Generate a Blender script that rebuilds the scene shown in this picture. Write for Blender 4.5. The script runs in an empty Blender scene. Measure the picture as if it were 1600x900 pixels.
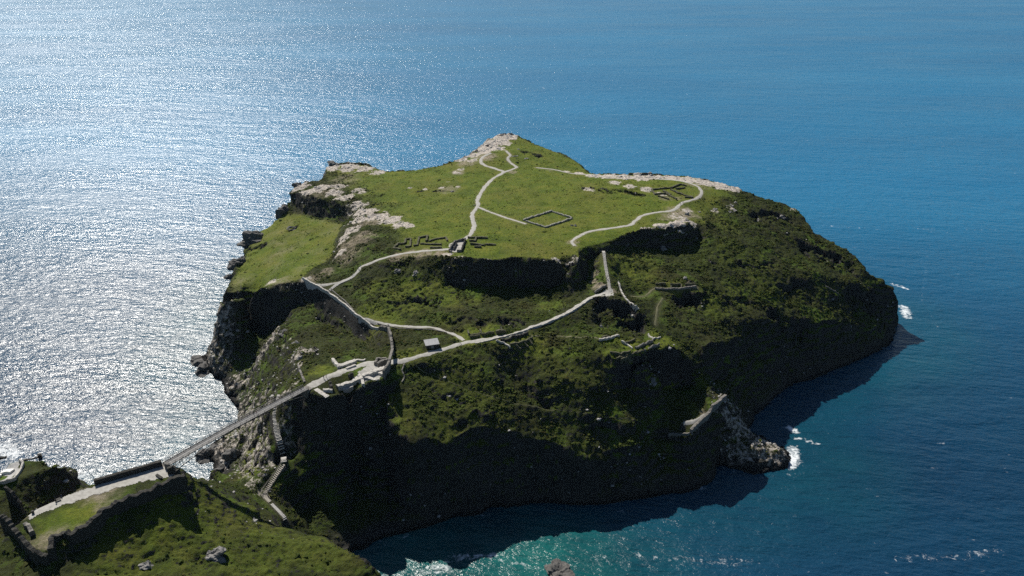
import bpy, bmesh, math, random
import numpy as np
from mathutils import Vector, Matrix

# ------------------------------------------------------------------ camera
CAM_H, FPX, PITCH = 247.0, 1232.0, math.radians(24.8)
SUN_AZ, SUN_EL = math.radians(-33.0), math.radians(44.0)      # azimuth from +Y, negative = left
scene = bpy.context.scene
cam_d = bpy.data.cameras.new('camera'); cam = bpy.data.objects.new('camera', cam_d)
scene.collection.objects.link(cam)
cam.location = (0, 0, CAM_H); cam.rotation_euler = (math.pi/2 - PITCH, 0, 0)
cam_d.sensor_width = 36.0; cam_d.lens = 36.0*FPX/1600.0
cam_d.clip_start = 1.0; cam_d.clip_end = 200000.0
scene.camera = cam
scene.render.resolution_x, scene.render.resolution_y = 1024, 576
# ------------------------------------------------------------------ sky, sun, exposure
scene.cycles.use_denoising = False
w = bpy.data.worlds.new('World'); scene.world = w; w.use_nodes = True
nt = w.node_tree; nt.nodes.clear()
sky = nt.nodes.new('ShaderNodeTexSky'); sky.sky_type = 'NISHITA'; sky.sun_disc = False
sky.sun_elevation = SUN_EL; sky.sun_rotation = SUN_AZ
sky.altitude = 0; sky.air_density = 1.0; sky.dust_density = 0.3; sky.ozone_density = 3.0
bg = nt.nodes.new('ShaderNodeBackground'); bg.inputs['Strength'].default_value = 0.05
wo = nt.nodes.new('ShaderNodeOutputWorld')
nt.links.new(sky.outputs[0], bg.inputs['Color']); nt.links.new(bg.outputs[0], wo.inputs['Surface'])
sl = bpy.data.lights.new('sun', 'SUN'); sl.energy = 4.8; sl.angle = math.radians(0.53); sl.color = (1.0, 0.95, 0.87)
so = bpy.data.objects.new('sun', sl); scene.collection.objects.link(so)
sdir = Vector((math.sin(SUN_AZ)*math.cos(SUN_EL), math.cos(SUN_AZ)*math.cos(SUN_EL), math.sin(SUN_EL)))
so.rotation_euler = sdir.to_track_quat('Z', 'Y').to_euler(); so.location = (-200, 400, 400)
vs = scene.view_settings
vs.view_transform = 'Standard'; vs.look = 'None'; vs.exposure = 0.42; vs.gamma = 1.0; vs.use_curve_mapping = False

# ------------------------------------------------------------------ helpers
random.seed(4); rng = np.random.default_rng(7)
COL = scene.collection
SP, CP = math.sin(PITCH), math.cos(PITCH)
def ray(px, py):
    u = (px-800)/FPX; v = (450-py)/FPX
    return np.array([u, CP+v*SP, -SP+v*CP])
def at(px, py, z):
    d = ray(px, py); t = (CAM_H-z)/-d[2]
    return np.array([d[0]*t, d[1]*t, z])

_perm = rng.permutation(4096)
def _h(ix, iy, iz=0):
    return _perm[(_perm[(_perm[ix & 4095] + iy) & 4095] + iz) & 4095]
_ga = np.arange(4096)*2.399963
_gx, _gy = np.cos(_ga), np.sin(_ga)
def perlin(x, y):
    ix = np.floor(x).astype(np.int64); iy = np.floor(y).astype(np.int64)
    fx, fy = x-ix, y-iy
    ux = fx*fx*fx*(fx*(fx*6-15)+10); uy = fy*fy*fy*(fy*(fy*6-15)+10)
    def g(a, b):
        k = _h(ix+a, iy+b); return _gx[k]*(fx-a)+_gy[k]*(fy-b)
    n0 = g(0, 0)*(1-ux)+g(1, 0)*ux; n1 = g(0, 1)*(1-ux)+g(1, 1)*ux
    return (n0*(1-uy)+n1*uy)*1.5
def fbm(x, y, scale, octv=4, gain=.5, off=0.0):
    s = np.zeros_like(x); a = 1.0; f = 1.0/scale
    for k in range(octv):
        s += a*perlin(x*f+off+k*17.3, y*f+off*1.7+k*31.7); a *= gain; f *= 2.03
    return s
def ridged(x, y, scale, octv=4, off=0.0):
    s = np.zeros_like(x); a = 1.0; f = 1.0/scale
    for k in range(octv):
        s += a*(1-2*np.abs(perlin(x*f+off+k*11.1, y*f+off+k*23.3))); a *= .5; f *= 2.1
    return s
def vnoise3(x, y, z):
    ix = np.floor(x).astype(np.int64); iy = np.floor(y).astype(np.int64); iz = np.floor(z).astype(np.int64)
    fx, fy, fz = x-ix, y-iy, z-iz
    fx = fx*fx*(3-2*fx); fy = fy*fy*(3-2*fy); fz = fz*fz*(3-2*fz)
    def v(a, b, c): return _h(ix+a, iy+b, iz+c)/2047.5-1.0
    r = 0
    for a, wx in ((0, 1-fx), (1, fx)):
        for b, wy in ((0, 1-fy), (1, fy)):
            for c, wz in ((0, 1-fz), (1, fz)):
                r = r+v(a, b, c)*wx*wy*wz
    return r
def sstep(a, b, x):
    t = np.clip((x-a)/(b-a), 0, 1); return t*t*(3-2*t)

# ------------------------------------------------------------------ terrain: surveyed break lines, relaxed to a surface
CELL = 0.65
X0, X1, Y0, Y1 = -262.0, 300.0, 130.0, 730.0
NX = int((X1-X0)/CELL)+1; NY = int((Y1-Y0)/CELL)+1
GX, GY = np.meshgrid(X0+np.arange(NX)*CELL, Y0+np.arange(NY)*CELL)      # [row y, col x]

def px_line(pts): return [tuple(at(a, b, c)) for a, b, c in pts]
SIL = [(345,474,40),(346,460,41),(369,430,42),(368,419,43),(382,405,44),(387,370,46),(424,352,50),(439,337,53),(439,327,55),(458,312,62),(456,297,68),(466,287,69),
       (502,283,71),(509,275,72),(508,261,73),(540,256,74),(575,258,74),(600,268,74),(640,267,75),(690,258,76),(718,250,77),(735,241,79),(760,220,82),(780,209,84),
       (800,210,84),(830,222,82),(870,237,79),(905,255,76),(918,268,74.5),(930,272,75),(960,273,76),(1000,274,76.5),(1040,273,76),(1080,276,75.5),(1120,283,74.5),
       (1150,292,73),(1160,297,72),(1200,312,66),(1240,324,60),(1255,340,57),(1270,362,52),(1300,378,47),(1325,392,43),(1342,412,38),(1350,427,36),(1375,437,32),(1395,450,27),(1404,470,19.5)]
W_SIL = px_line(SIL)
cen = np.array([20., 480.])
def outward(W, i):
    a = np.array(W[max(i-2, 0)][:2]); b = np.array(W[min(i+2, len(W)-1)][:2])
    t = b-a; n = np.array([-t[1], t[0]]); n /= np.linalg.norm(n)+1e-9
    if np.dot(n, np.array(W[i][:2])-cen) < 0: n = -n
    return n
COAST_FAR = []
for i, p in enumerate(W_SIL):
    n = outward(W_SIL, i); d = 6+p[2]*.22
    COAST_FAR.append((p[0]+n[0]*d, p[1]+n[1]*d, 0.0))
COAST_W = px_line([(322,522,0),(331,545,0),(310,562,0),(330,585,0),(348,601,0),(351,619,0),(373,642,0),(374,671,0),(335,692,0),(322,720,0),(343,742,0)])
COAST_M = [(-140,300,0),(-152,286,0),(-168,279,0),(-180,282,0),(-192,279,0),(-205,268,0),(-225,262,0),(-262,258,0)]
COAST_E = [(259,470,0),(246,448,0),(215,426,0),(185,408,0),(160,394,0),(145,378,0),(131,360,0),(124,346,0)] + \
    px_line([(1185,676,0),(1215,690,0),(1240,712,0),(1232,734,0),(1180,742,0),(1128,728,0)]) + \
    [(98,312,0),(90,304,0),(76,299,0),(60,296,0),(40,292,0),(10,294,0),(-10,288,0),(-25,284,0),(-42,276,0),(-60,268,0),(-70,258,0),(-61,246,0),(-45,233,0),(-33,222,0),(-22,206,0),(-12,180,0),(0,130,0)]
def dedupe_coast():
    # trim the far coast so that it joins the visible west coast
    far = [c for c in COAST_FAR]
    return far
COAST = list(reversed(COAST_W)); COAST = COAST_M[::-1][:0]
coast_poly = [(-262,258)] + [c[:2] for c in COAST_M[::-1][1:]] + [c[:2] for c in COAST_W[::-1]] + [c[:2] for c in COAST_FAR] + [c[:2] for c in COAST_E] + [(0,120),(-262,120)]

LINES = []      # world break lines
def L(*pts): LINES.append(px_line(pts))
def LW(*pts): LINES.append(list(pts))
LINES.append(W_SIL)
# plateau paths and swells
P_CENTRE = [(716,380,75.3),(735,366,75.8),(741,352,76),(738,335,76.2),(746,322,76.3),(746,312,76.5),(752,301,76.6),(761,288,76.8),(772,278,77),(787,269,77.4),(778,265,77.6),(757,258,78.2),(751,251,79),(756,244,80),(767,239,81)]
P_LOOP = [(787,269,77.4),(800,265,77.3),(807,261,77.6),(798,255,78.2),(793,248,79.5),(797,242,80.5),(790,235,81.6)]
P_GARDEN = [(746,323,76.3),(760,329,76.3),(787,339,76.4),(822,350,76.3)]
P_NORTH = [(898,384,76),(894,377,76.2),(905,369,76.3),(921,362,76.4),(950,357,76.5),(983,352,76.5),(993,345,76.6),(1004,337,76.7),(1025,332,76.7),(1050,329,76.5),(1060,322,76.5),(1068,316,76.5),(1085,311,76.3),(1094,305,76.2),(1096,299,76.1),(1090,291,76.1),(1070,284,76.3),(1050,281,76.3),(1027,279.5,76.5)]
P_EDGE = [(838,262,77),(865,265,76.5),(894,271,75.8),(930,274,75.6)]
P_WEST = [(704,389,75.2),(690,390,75),(660,392,74),(630,396,72.5),(600,403,70),(580,410,68),(566,416,66),(558,425,64),(549,434,62),(530,443,59.5),(515,453,57.5)]
P_WEST2 = [(549,434,62),(530,441,60),(502,445,58),(485,441,57.5),(473,434,57.3)]
P_LOW = [(560,495,55.5),(590,503,55.8),(618,509,56),(650,511,56.3),(676,512,56.6),(698,518,56.8),(713,524,57),(724,532,57.2)]
P_CURT = [(473,435,57.2),(485,442,57),(500,450,56.7),(514,458,56.3),(528,468,56),(542,479,55.6),(560,495,55.5)]
P_MAIN = [(620,565,57),(650,558,57),(690,546,57),(719,537,57.2),(740,533,57.4),(768,529,57.6),(806,519,58.6),(849,505,60.2),(870,496,61),(892,485,61.8),(910,473,62.5),(926,463,63),(945,459,63.2),(953,456,63.4)]
P_STEPS = [(953,456,63.4),(951,440,66),(949,430,67.6),(946,412,70.6),(943,389,74.6)]
P_THIN = [(829,524,58),(845,525,57.8),(876,524,57.6),(905,527,57.4),(936,530,57)]
P_SLOPE = [(650,580,52),(700,598,48.5),(760,619,44),(820,634,40.5),(881,644,37.2),(940,650,35),(991,655,32)]
P_SITEC = [(985,464,58.5),(1005,463,58.2),(1013,459,58),(1023,452,58.2),(1050,452,58.4),(1088,447,58.6)]
P_GULLY = [(1036,465,57.2),(1028,478,56),(1026,490,55.2),(1023,509,54.3)]
P_WALL = [(1068,658,28),(1085,657,28),(1104,647,28.2)]
for p in (P_CENTRE, P_LOOP, P_GARDEN, P_NORTH, P_EDGE, P_WEST, P_WEST2, P_LOW, P_CURT, P_MAIN, P_STEPS, P_THIN, P_SLOPE, P_SITEC, P_GULLY, P_WALL):
    L(*p)
L((560,285,73),(640,290,75),(700,290,76.2)); L((620,340,73.5),(690,340,75.2)); L((640,296,74.6),(720,296,76.3))
L((817,345,76.4),(862,331,76.6),(894,342,76.5),(853,356,76.3),(817,345,76.4))
L((860,300,77),(930,300,77.6),(1000,297,77.2),(1040,305,76.8))
L((900,298,77.2),(960,294,78.6),(1010,292,78))
L((760,375,75.8),(830,380,75.6),(880,385,75.6)); L((960,335,76.6),(900,350,76.5))
# west tip crag
L((456,298,68),(480,306,69),(502,312,70),(530,315,71),(551,318,71.5),(558,324,71),(570,335,71),(590,345,72),(615,352,73),(640,356,74))
L((463,317,59.5),(473,334,57.5),(508,341,58.5),(540,348,60.5))
L((545,352,67),(541,366,66),(532,385,64.5),(526,408,62),(530,425,60))
L((536,354,61),(522,378,59.5),(518,400,58),(512,420,57.3))
L((570,360,70.5),(560,385,67.5),(556,405,66))
L((500,365,56.5),(460,395,53.5),(430,430,51)); L((450,360,54),(410,400,48),(375,450,43.5)); L((490,400,56),(471,428,56.5))
# south-west cliff
L((473,441,56.3),(445,443,53),(415,446,50),(390,456,46.5),(372,467,43),(346,477,40))
L((480,480,42),(460,490,37),(436,512,28),(410,530,16),(385,545,6),(352,545,2))
L((440,508,40),(447,520,42.5),(460,535,46),(475,562,53),(470,586,56.5))
L((425,545,33),(420,560,30),(415,585,28),(400,600,22),(395,625,15),(385,650,6))
LW((-151,402,12),(-150,385,8)); 
L((498,503,40),(520,517,40.5),(540,532,43),(565,545,47),(590,553,51))
CW_ = px_line([(480,441,57),(500,450,56.7),(528,468,56),(560,495,55.5),(580,507,55.5)])
LW(*[(p[0]-2.2, p[1]-2.0, p[2]-10.5) for p in CW_]); LW(*[(p[0]-7, p[1]-6, p[2]-13.5) for p in CW_[:4]])
L((595,516,55.5),(611,532,55.5),(613,562,57))
L((630,545,57),(668,547,57),(700,530,57.2))
# island courtyard platform
L((470,587,57),(479,606,57),(492,612,57),(507,622,56.5),(540,612,56.5),(575,602,56.5),(603,590,56.5),(613,566,57))
L((522,572,57),(560,567,57),(600,562,57)); L((500,590,57),(560,580,57),(600,575,57))
# rocky shoulder under the bridge, down to the neck
STEP_UP = [(437,613,49),(430,645,43.5),(431,657,41.5),(433,676,38.5),(441,700,35),(443,720,32)]
STEP_LO = [(443,722,31.8),(430,744,27),(416,767,22.5),(413,776,21.5),(425,790,20.8),(445,810,20)]
L(*STEP_UP); L(*STEP_LO)
L((462,612,53),(450,650,42),(462,690,32),(455,730,22),(445,760,15))
L((410,640,36),(405,660,29),(402,700,20),(398,745,17)); L((385,690,10),(380,720,8),(375,745,10))
LW((-83,296,40),(-86,288,22),(-90,275,12),(-88,265,10)); LW((-74,305,42),(-72,295,16),(-72,280,6)); LW((-60,310,48),(-57,298,26),(-55,284,6))
LW((-95,256,14),(-85,255,8),(-75,256,2))
# south slope of the island
L((625,590,53),(605,630,48),(600,650,45.5),(620,672,42),(642,690,39.5),(672,690,37.5),(700,692,36),(735,668,37.5),(770,672,35),(820,684,31.5),(860,692,29),(920,722,22),(950,705,23.5),(1000,694,24))
L((640,610,49.5),(700,640,43.5),(760,650,40)); L((640,570,56),(740,560,54.5),(780,548,55.5)); L((690,590,50),(780,590,49.5))
L((720,540,57),(760,540,56.8),(800,542,56.5),(830,530,57.8))
L((850,560,53),(920,560,53),(955,562,52)); L((840,590,48.3),(900,600,46.2),(945,600,45)); L((850,540,55.8),(920,545,55))
L((783,560,52),(800,590,45.5),(825,620,40),(860,650,34.5)); L((765,565,54.5),(785,600,46.5),(800,625,42.5))
L((660,480,58),(700,490,58),(760,500,59)); L((600,470,59.5),(640,450,62),(690,440,64.5),(735,450,61)); L((560,440,62),(600,430,65.5))
# great inner cliff of the plateau
L((600,412,69.5),(640,402,72.5),(680,398,74.3),(725,404,75),(762,408,75),(808,401,75),(849,404,75),(878,408,75),(901,410,75),(905,400,75.4),(904,388,75.8))
L((610,425,67.2),(650,425,67.6),(690,436,65.5),(725,446,61.8),(762,448,60),(808,447,59.3),(849,448,59.3),(880,448,59.5),(915,444,60.5),(922,425,64),(920,408,67.5))
L((740,480,57.6),(800,470,57),(860,470,57.3),(915,464,59.5)); L((800,490,58.2),(860,485,59.5))
L((904,388,75.8),(934,381,75.8),(960,374,76),(1000,362,76.2),(1015,357,76.2),(1040,352,76.2),(1077,347,76))
L((922,404,68.5),(936,398,71),(955,392,71),(985,388,68),(1015,388,64.5),(1050,392,62),(1085,398,60.5),(1090,370,66),(1084,350,74))
L((925,450,62),(930,425,64.5)); L((965,430,63.5),(1000,430,61.5),(1050,430,60.3),(1090,440,59)); L((980,410,66.5),(1010,405,64.5))
L((928,466,63.4),(945,466,63.6),(965,466,63),(985,474,62),(999,484,61.5),(1012,500,58))
L((926,500,57),(935,508,54.6),(960,514,54.2),(990,517,54.3),(1012,517,54))
L((940,528,57),(966,526,56),(1000,530,54.5),(1030,533,54)); L((950,555,54),(1000,556,52.8),(1010,548,53.4),(1040,538,53.8))
L((1035,470,56.5),(1060,470,53),(1090,475,52)); L((1050,500,52),(1090,510,49.5)); L((1095,455,57),(1100,470,54))
# gully and sea wall
L((955,560,53),(968,571,50.5),(995,568,51),(1020,557,52),(1041,545,53),(1060,548,50),(1072,557,46),(1085,580,37),(1092,597,32.5),(1105,612,30),(1118,622,28.5))
L((968,612,37),(1000,612,33),(1030,612,29.5),(1060,604,29),(1078,606,30)); L((1000,640,30.5),(1040,645,27),(1060,652,26))
L((1133,622,28.5),(1120,635,28),(1100,655,27),(1078,677,25.5)); L((1072,635,29.5),(1092,630,29.5)); L((1064,680,22),(1040,688,18),(1010,692,21))
L((1112,597,28.5),(1122,590,27.5),(1160,562,26),(1200,550,25),(1250,545,20),(1330,537,12),(1385,528,6))
# north-east slope
L((1100,312,74.5),(1150,330,69.5),(1200,342,63),(1250,348,56)); L((1100,345,73),(1110,380,66),(1120,425,58))
L((1120,425,58),(1200,420,53),(1280,428,45),(1345,440,35.5)); L((1130,500,47.5),(1200,495,41),(1280,500,30.5),(1375,503,15))
L((1100,540,48),(1160,530,37.5)); L((1150,380,64),(1230,385,54))
# spit
L((1130,716,3.5),(1150,702,6.5),(1162,684,9.5),(1185,692,8.5),(1210,701,7),(1228,712,3.5)); L((1150,725,2),(1190,722,2.5),(1222,724,2))
# mainland courtyard and headland
L((37,808,57),(58,793,57),(100,775,57),(150,756,57),(200,742,57),(254,725,57),(268,730,57),(280,745,57),(243,762,57),(188,788,57),(156,806,57),(110,834,57),(78,858,57),(52,860,57),(37,830,57),(37,808,57))
L((100,800,57),(200,765,57))
CE = px_line([(30,812,57),(58,793,57),(100,775,57),(150,756,57),(200,742,57),(248,726,57)])
LW(*[(p[0]-2.0, p[1]+2.6, 46) for p in CE]); LW(*[(p[0]-5.5, p[1]+7, 33) for p in CE]); LW(*[(p[0]-9, p[1]+14, 22) for p in CE[2:]])
L((62,735,50),(90,728,50.5),(112,738,44),(120,745,38)); L((0,752,50),(40,745,50),(62,736,50)); L((0,765,34),(60,762,33),(100,768,33))
L((10,720,50),(60,716,50),(100,726,46))
LW((-215,262,40),(-222,240,45),(-240,230,48))
L((292,757,52.5),(300,752,50),(318,757,46.5),(361,780,39),(392,800,33),(404,812,30.5),(425,812,24))
L((292,766,52.5),(246,805,52.5),(173,842,52),(100,884,52)); L((300,790,47),(350,830,40),(420,850,36),(480,850,31),(520,852,28),(560,872,27),(590,895,26.5))
L((430,820,27),(470,832,25),(520,850,25)); L((200,880,47.5),(300,860,44),(400,890,37.5)); L((10,840,55),(40,870,53),(60,890,52)); L((0,880,51),(-60,840,54))
L((300,744,42),(340,752,33),(380,770,27),(412,776,21.5)); L((330,738,15),(360,748,16),(390,752,18))
LW((-262,150,62),(-150,130,60),(-60,150,40),(-30,190,18)); LW((-120,190,46),(-75,200,36)); LW((-200,180,58),(-190,205,56)); LW((-262,215,52),(-230,215,54))

def densify(pts, step):
    out = []
    for a, b in zip(pts[:-1], pts[1:]):
        a = np.array(a, float); b = np.array(b, float)
        n = max(1, int(np.linalg.norm((b-a)[:2])/step))
        for k in range(n): out.append(a+(b-a)*k/n)
    out.append(np.array(pts[-1], float)); return np.array(out)
def smooth_line(pts, step=.6, it=12):
    """Catmull-Rom through points"""
    P = [np.array(p, float) for p in pts]
    if len(P) < 3: return densify(P, step)
    P = [2*P[0]-P[1]]+P+[2*P[-1]-P[-2]]; out = []
    for i in range(1, len(P)-2):
        n = max(2, int(np.linalg.norm((P[i+1]-P[i])[:2])/step))
        for k in range(n):
            t = k/n
            out.append(.5*((2*P[i])+(-P[i-1]+P[i+1])*t+(2*P[i-1]-5*P[i]+4*P[i+1]-P[i+2])*t*t+(-P[i-1]+3*P[i]-3*P[i+1]+P[i+2])*t**3))
    out.append(P[-2]); return np.array(out)

def in_poly(poly, x, y):
    r = np.zeros(x.shape, bool); n = len(poly); j = n-1
    for i in range(n):
        xi, yi = poly[i]; xj, yj = poly[j]
        if yi != yj:
            c = ((yi > y) != (yj > y)) & (x < (xj-xi)*(y-yi)/(yj-yi)+xi); r ^= c
        j = i
    return r
# warp coast query a little so that the shore is ragged
wx = fbm(GX, GY, 16, 4, .55, 3.0)*4.0; wy = fbm(GX, GY, 16, 4, .55, 9.0)*4.0
LAND = in_poly(coast_poly, GX+wx*.8, GY+wy*.8)

def relax():
    pts = np.concatenate([densify(l, CELL*.7) for l in LINES])
    cl = densify([(a, b, 0) for a, b in coast_poly[:-1]], CELL*.7)
    def level(k):
        c = CELL*2**k; nx = (NX-1)//2**k+2; ny = (NY-1)//2**k+2
        s = np.zeros((ny, nx)); n = np.zeros((ny, nx))
        for P, wgt in ((pts, 1.0), (cl, 1.0)):
            ix = np.clip(np.rint((P[:, 0]-X0)/c).astype(int), 0, nx-1); iy = np.clip(np.rint((P[:, 1]-Y0)/c).astype(int), 0, ny-1)
            np.add.at(s, (iy, ix), P[:, 2]*wgt); np.add.at(n, (iy, ix), wgt)
        fixed = n > 0; val = np.where(fixed, s/np.maximum(n, 1e-9), 0)
        gx, gy = np.meshgrid(X0+np.arange(nx)*c, Y0+np.arange(ny)*c)
        sea = ~in_poly(coast_poly, gx, gy) & ~fixed
        val[sea] = -6.0; fixed = fixed | sea
        return val, fixed
    z = None
    for k in range(7, -1, -1):
        val, fixed = level(k); ny, nx = val.shape
        if z is None: z = np.full((ny, nx), 30.0)
        else:
            yy = np.minimum(np.arange(ny)/2, z.shape[0]-1.001); xx = np.minimum(np.arange(nx)/2, z.shape[1]-1.001)
            iy = yy.astype(int); ix = xx.astype(int); fy = (yy-iy)[:, None]; fx = (xx-ix)[None]
            z = (z[iy][:, ix]*(1-fy)*(1-fx)+z[iy+1][:, ix]*fy*(1-fx)+z[iy][:, ix+1]*(1-fy)*fx+z[iy+1][:, ix+1]*fy*fx)
        z[fixed] = val[fixed]
        free = ~fixed
        for it in range(90 if k > 2 else (50 if k > 0 else 25)):
            p = np.pad(z, 1, mode='edge')
            a = (p[:-2, 1:-1]+p[2:, 1:-1]+p[1:-1, :-2]+p[1:-1, 2:])*.25
            z = np.where(free, z+(a-z)*1.0, z)
    return z[:NY, :NX]
Z = relax()
def blur(a, n):
    for _ in range(n):
        p = np.pad(a, 1, mode='edge'); a = (p[:-2, 1:-1]+p[2:, 1:-1]+p[1:-1, :-2]+p[1:-1, 2:]+4*a)/8
    return a
Z = blur(Z, 5)

def dist_mask(pts, rad):
    """unsigned distance (clipped at rad) from a dense set of points, on the grid"""
    D = np.full(Z.shape, float(rad)); r = int(rad/CELL)+1
    for x, y in pts:
        ci = int((x-X0)/CELL); ri = int((y-Y0)/CELL)
        a, b, c, d = max(ri-r, 0), min(ri+r+1, NY), max(ci-r, 0), min(ci+r+1, NX)
        if a >= b or c >= d: continue
        np.minimum(D[a:b, c:d], np.hypot(GX[a:b, c:d]-x, GY[a:b, c:d]-y), out=D[a:b, c:d])
    return D
def gz(x, y):
    fx = np.clip((np.asarray(x, float)-X0)/CELL, 0, NX-1.001); fy = np.clip((np.asarray(y, float)-Y0)/CELL, 0, NY-1.001)
    ix = fx.astype(int); iy = fy.astype(int); fx = fx-ix; fy = fy-iy
    return Z[iy, ix]*(1-fx)*(1-fy)+Z[iy, ix+1]*fx*(1-fy)+Z[iy+1, ix]*(1-fx)*fy+Z[iy+1, ix+1]*fx*fy
_ts = np.arange(150, 900, .35)
def hit(px, py):
    """point of the ground seen at a place of the survey picture"""
    d = ray(px, py); x, y, z = d[0]*_ts, d[1]*_ts, CAM_H+d[2]*_ts
    g = np.maximum(gz(x, y), 0.0); k = np.argmax(z <= g)
    return np.array([x[k], y[k], g[k]])

# local crags: (pixel line, z guess ignored) the ground in front (towards the camera) drops and recovers
CR_JAG = fbm(GX, GY, 11, 4, .6, 5.0)*2.2; CR_MOD = .35+.9*sstep(-.5, .5, fbm(GX, GY, 9, 3, .6, 15.0))
def crag(pts, drop, decay, width=1.2):
    global Z
    W = np.array([hit(a, b)[:2] for a, b in pts]); P = densify([(a, b, 0) for a, b in W], 1.0)[:, :2]
    decay = decay*1.35; rad = decay*3+3; D = dist_mask(P, rad)
    best = None
    # signed: in front means smaller y than the line at that x (projected)
    o = np.argsort(P[:, 0]); yl = np.interp(GX[0], P[o, 0], P[o, 1])[None]
    front = sstep(-.6, 2.6, (yl+CR_JAG*1.6)-GY)*CR_MOD
    endf = sstep(P[:, 0].min()-1, P[:, 0].min()+6, GX)*(1-sstep(P[:, 0].max()-6, P[:, 0].max()+1, GX))
    Z = Z-drop*front*np.exp(-D/decay)*(1-D/rad)*endf
for args in [([(1238,372),(1270,385),(1300,397),(1335,412)], 13, 8), ([(1315,447),(1350,452),(1392,462)], 13, 8), ([(1165,333),(1200,330),(1240,345)], 8, 6),
             ([(1190,480),(1225,490),(1265,500)], 10, 7), ([(1045,458),(1075,456),(1108,462)], 9, 7), ([(600,416),(620,414),(640,411)], 1.5, 3),
             ([(560,432),(585,437)], 2.5, 4), ([(690,428),(715,436),(738,446)], 6, 5), ([(775,500),(800,495),(825,508)], 7, 6), ([(690,500),(730,497),(770,505)], 5, 5),
             ([(600,474),(650,466),(700,470)], 5, 5), ([(900,295),(925,293),(950,297),(985,300),(1012,305)], 2.2, 4), ([(640,299),(690,297),(720,297)], .9, 3),
             ([(640,308),(665,312),(695,322)], .6, 3), ([(372,398),(395,385),(420,380)], 5, 6), ([(440,362),(460,355),(470,350)], 4, 4), ([(300,860),(335,866),(360,880)], 5, 5),
             ([(195,880),(230,882)], 4, 5), ([(1100,400),(1125,412)], 3, 5), ([(810,235),(830,237),(850,245)], 2.5, 5), ([(660,600),(700,612),(740,618)], 4, 5),
             ([(700,655),(740,645),(780,650)], 3, 5), ([(900,640),(940,660),(985,665)], 3, 5), ([(1140,415),(1180,412),(1215,408)], 3, 6), ([(1210,440),(1240,438),(1270,446)], 8, 7),
             ([(1120,470),(1160,462),(1180,470)], 3, 6), ([(1290,470),(1310,462)], 3, 5), ([(922,466),(935,468),(960,469),(985,477),(1003,488),(1014,497)], 12, 8)]:
    crag(*args)

# masks on the smooth ground
gy0, gx0 = np.gradient(Z, CELL)
SLOPE = np.hypot(gx0, gy0)
PATHS = dict(centre=(P_CENTRE, 1.9), loop=(P_LOOP, 1.5), garden=(P_GARDEN, 1.2), north=(P_NORTH, 1.7), edge=(P_EDGE, 1.5), west=(P_WEST, 1.6), west2=(P_WEST2, .9), low=(P_LOW, .9), main=(P_MAIN, 1.7),
             thin=(P_THIN, .55), slope=(P_SLOPE, .5), sitec=(P_SITEC, .7), gully=(P_GULLY, .7), wall=(P_WALL, .9), stair=(P_STEPS, 1.2), yard=([(481,604,57),(510,590,57),(550,575,57),(576,567,57),(605,566,57),(624,564,57)], 1.7),
             su=(STEP_UP, 1.0), sd=(STEP_LO, 1.0), curt=(P_CURT, .8))
PW = {k: smooth_line(px_line(v[0]), .6) for k, v in PATHS.items()}
PD = dist_mask(np.concatenate([p[::2, :2] for k_, p in PW.items() if k_ not in ('slope', 'thin')]), 6)
flat_pts = px_line([(470,587,57),(522,572,57),(560,567,57),(600,562,57),(613,575,57),(600,590,57),(560,603,57),(507,620,57),(480,606,57)])
yard_i = in_poly([p[:2] for p in flat_pts], GX, GY)
flat_pts2 = px_line([(37,808,57),(58,793,57),(150,756,57),(254,725,57),(268,730,57),(280,745,57),(188,788,57),(156,806,57),(110,834,57),(78,858,57),(52,860,57),(37,830,57)])
yard_m = in_poly([p[:2] for p in flat_pts2], GX, GY)
white_pts = px_line([(-30,757,50),(-30,712,50),(30,715,50),(62,717,50),(58,737,50),(25,752,50)])
yard_u = in_poly([p[:2] for p in white_pts], GX, GY)
calm = sstep(1.2, 5.0, PD)*(1-blur((yard_i | yard_m | yard_u).astype(float), 3))
plateau_mask = sstep(71.0, 73.5, Z+fbm(GX, GY, 12, 3)*.8)*(1-sstep(.25, .5, SLOPE))
ledge_poly = [tuple(at(*p)[:2]) for p in [(345,474,41),(370,425,43),(390,372,46),(440,332,55),(473,336,57),(535,352,60),(520,400,58),(470,433,57),(415,444,51),(372,464,44)]]
ledge = blur(in_poly(ledge_poly, GX, GY).astype(float), 8)
mown = np.clip(plateau_mask+ledge, 0, 1)
steep = sstep(.75, 1.5, SLOPE)
# relief: swells, scrub hummocks, crag roughness
Z = Z + fbm(GX, GY, 38, 3, .5, 1.0)*calm*(.5+.9*(1-mown))
Z = Z + (np.maximum(ridged(GX, GY, 13, 4, 2.0), -1)*.7+.35)*calm*(1-mown)*(.55+.8*steep)
tuft = fbm(GX, GY, 3.2, 3, .6, 6.0)
Z = Z + tuft*calm*(.10*mown+.55*(1-mown)*(1-steep*.4))
Z = Z + fbm(GX, GY, 1.7, 2, .7, 8.0)*(.05+.22*(1-mown))*calm
CRAGGY = [(-118,300,16),(-125,318,16),(-135,340,18),(-150,330,16),(-150,360,18),(-160,385,16),(-178,420,18),(-140,395,16),(-112,288,14),(-150,305,12),(122,335,26),(138,328,16),(-195,455,16),(-105,345,10)]
cg = np.zeros(Z.shape)
for a, b, r in CRAGGY: cg = np.maximum(cg, 1-sstep(r*.4, r*1.2, np.hypot(GX-a, GY-b)))
cg *= calm*sstep(.8, 3.0, Z)
Z = Z + cg*((ridged(GX, GY, 9, 5, 7.0)-.25)*1.7)
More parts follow.
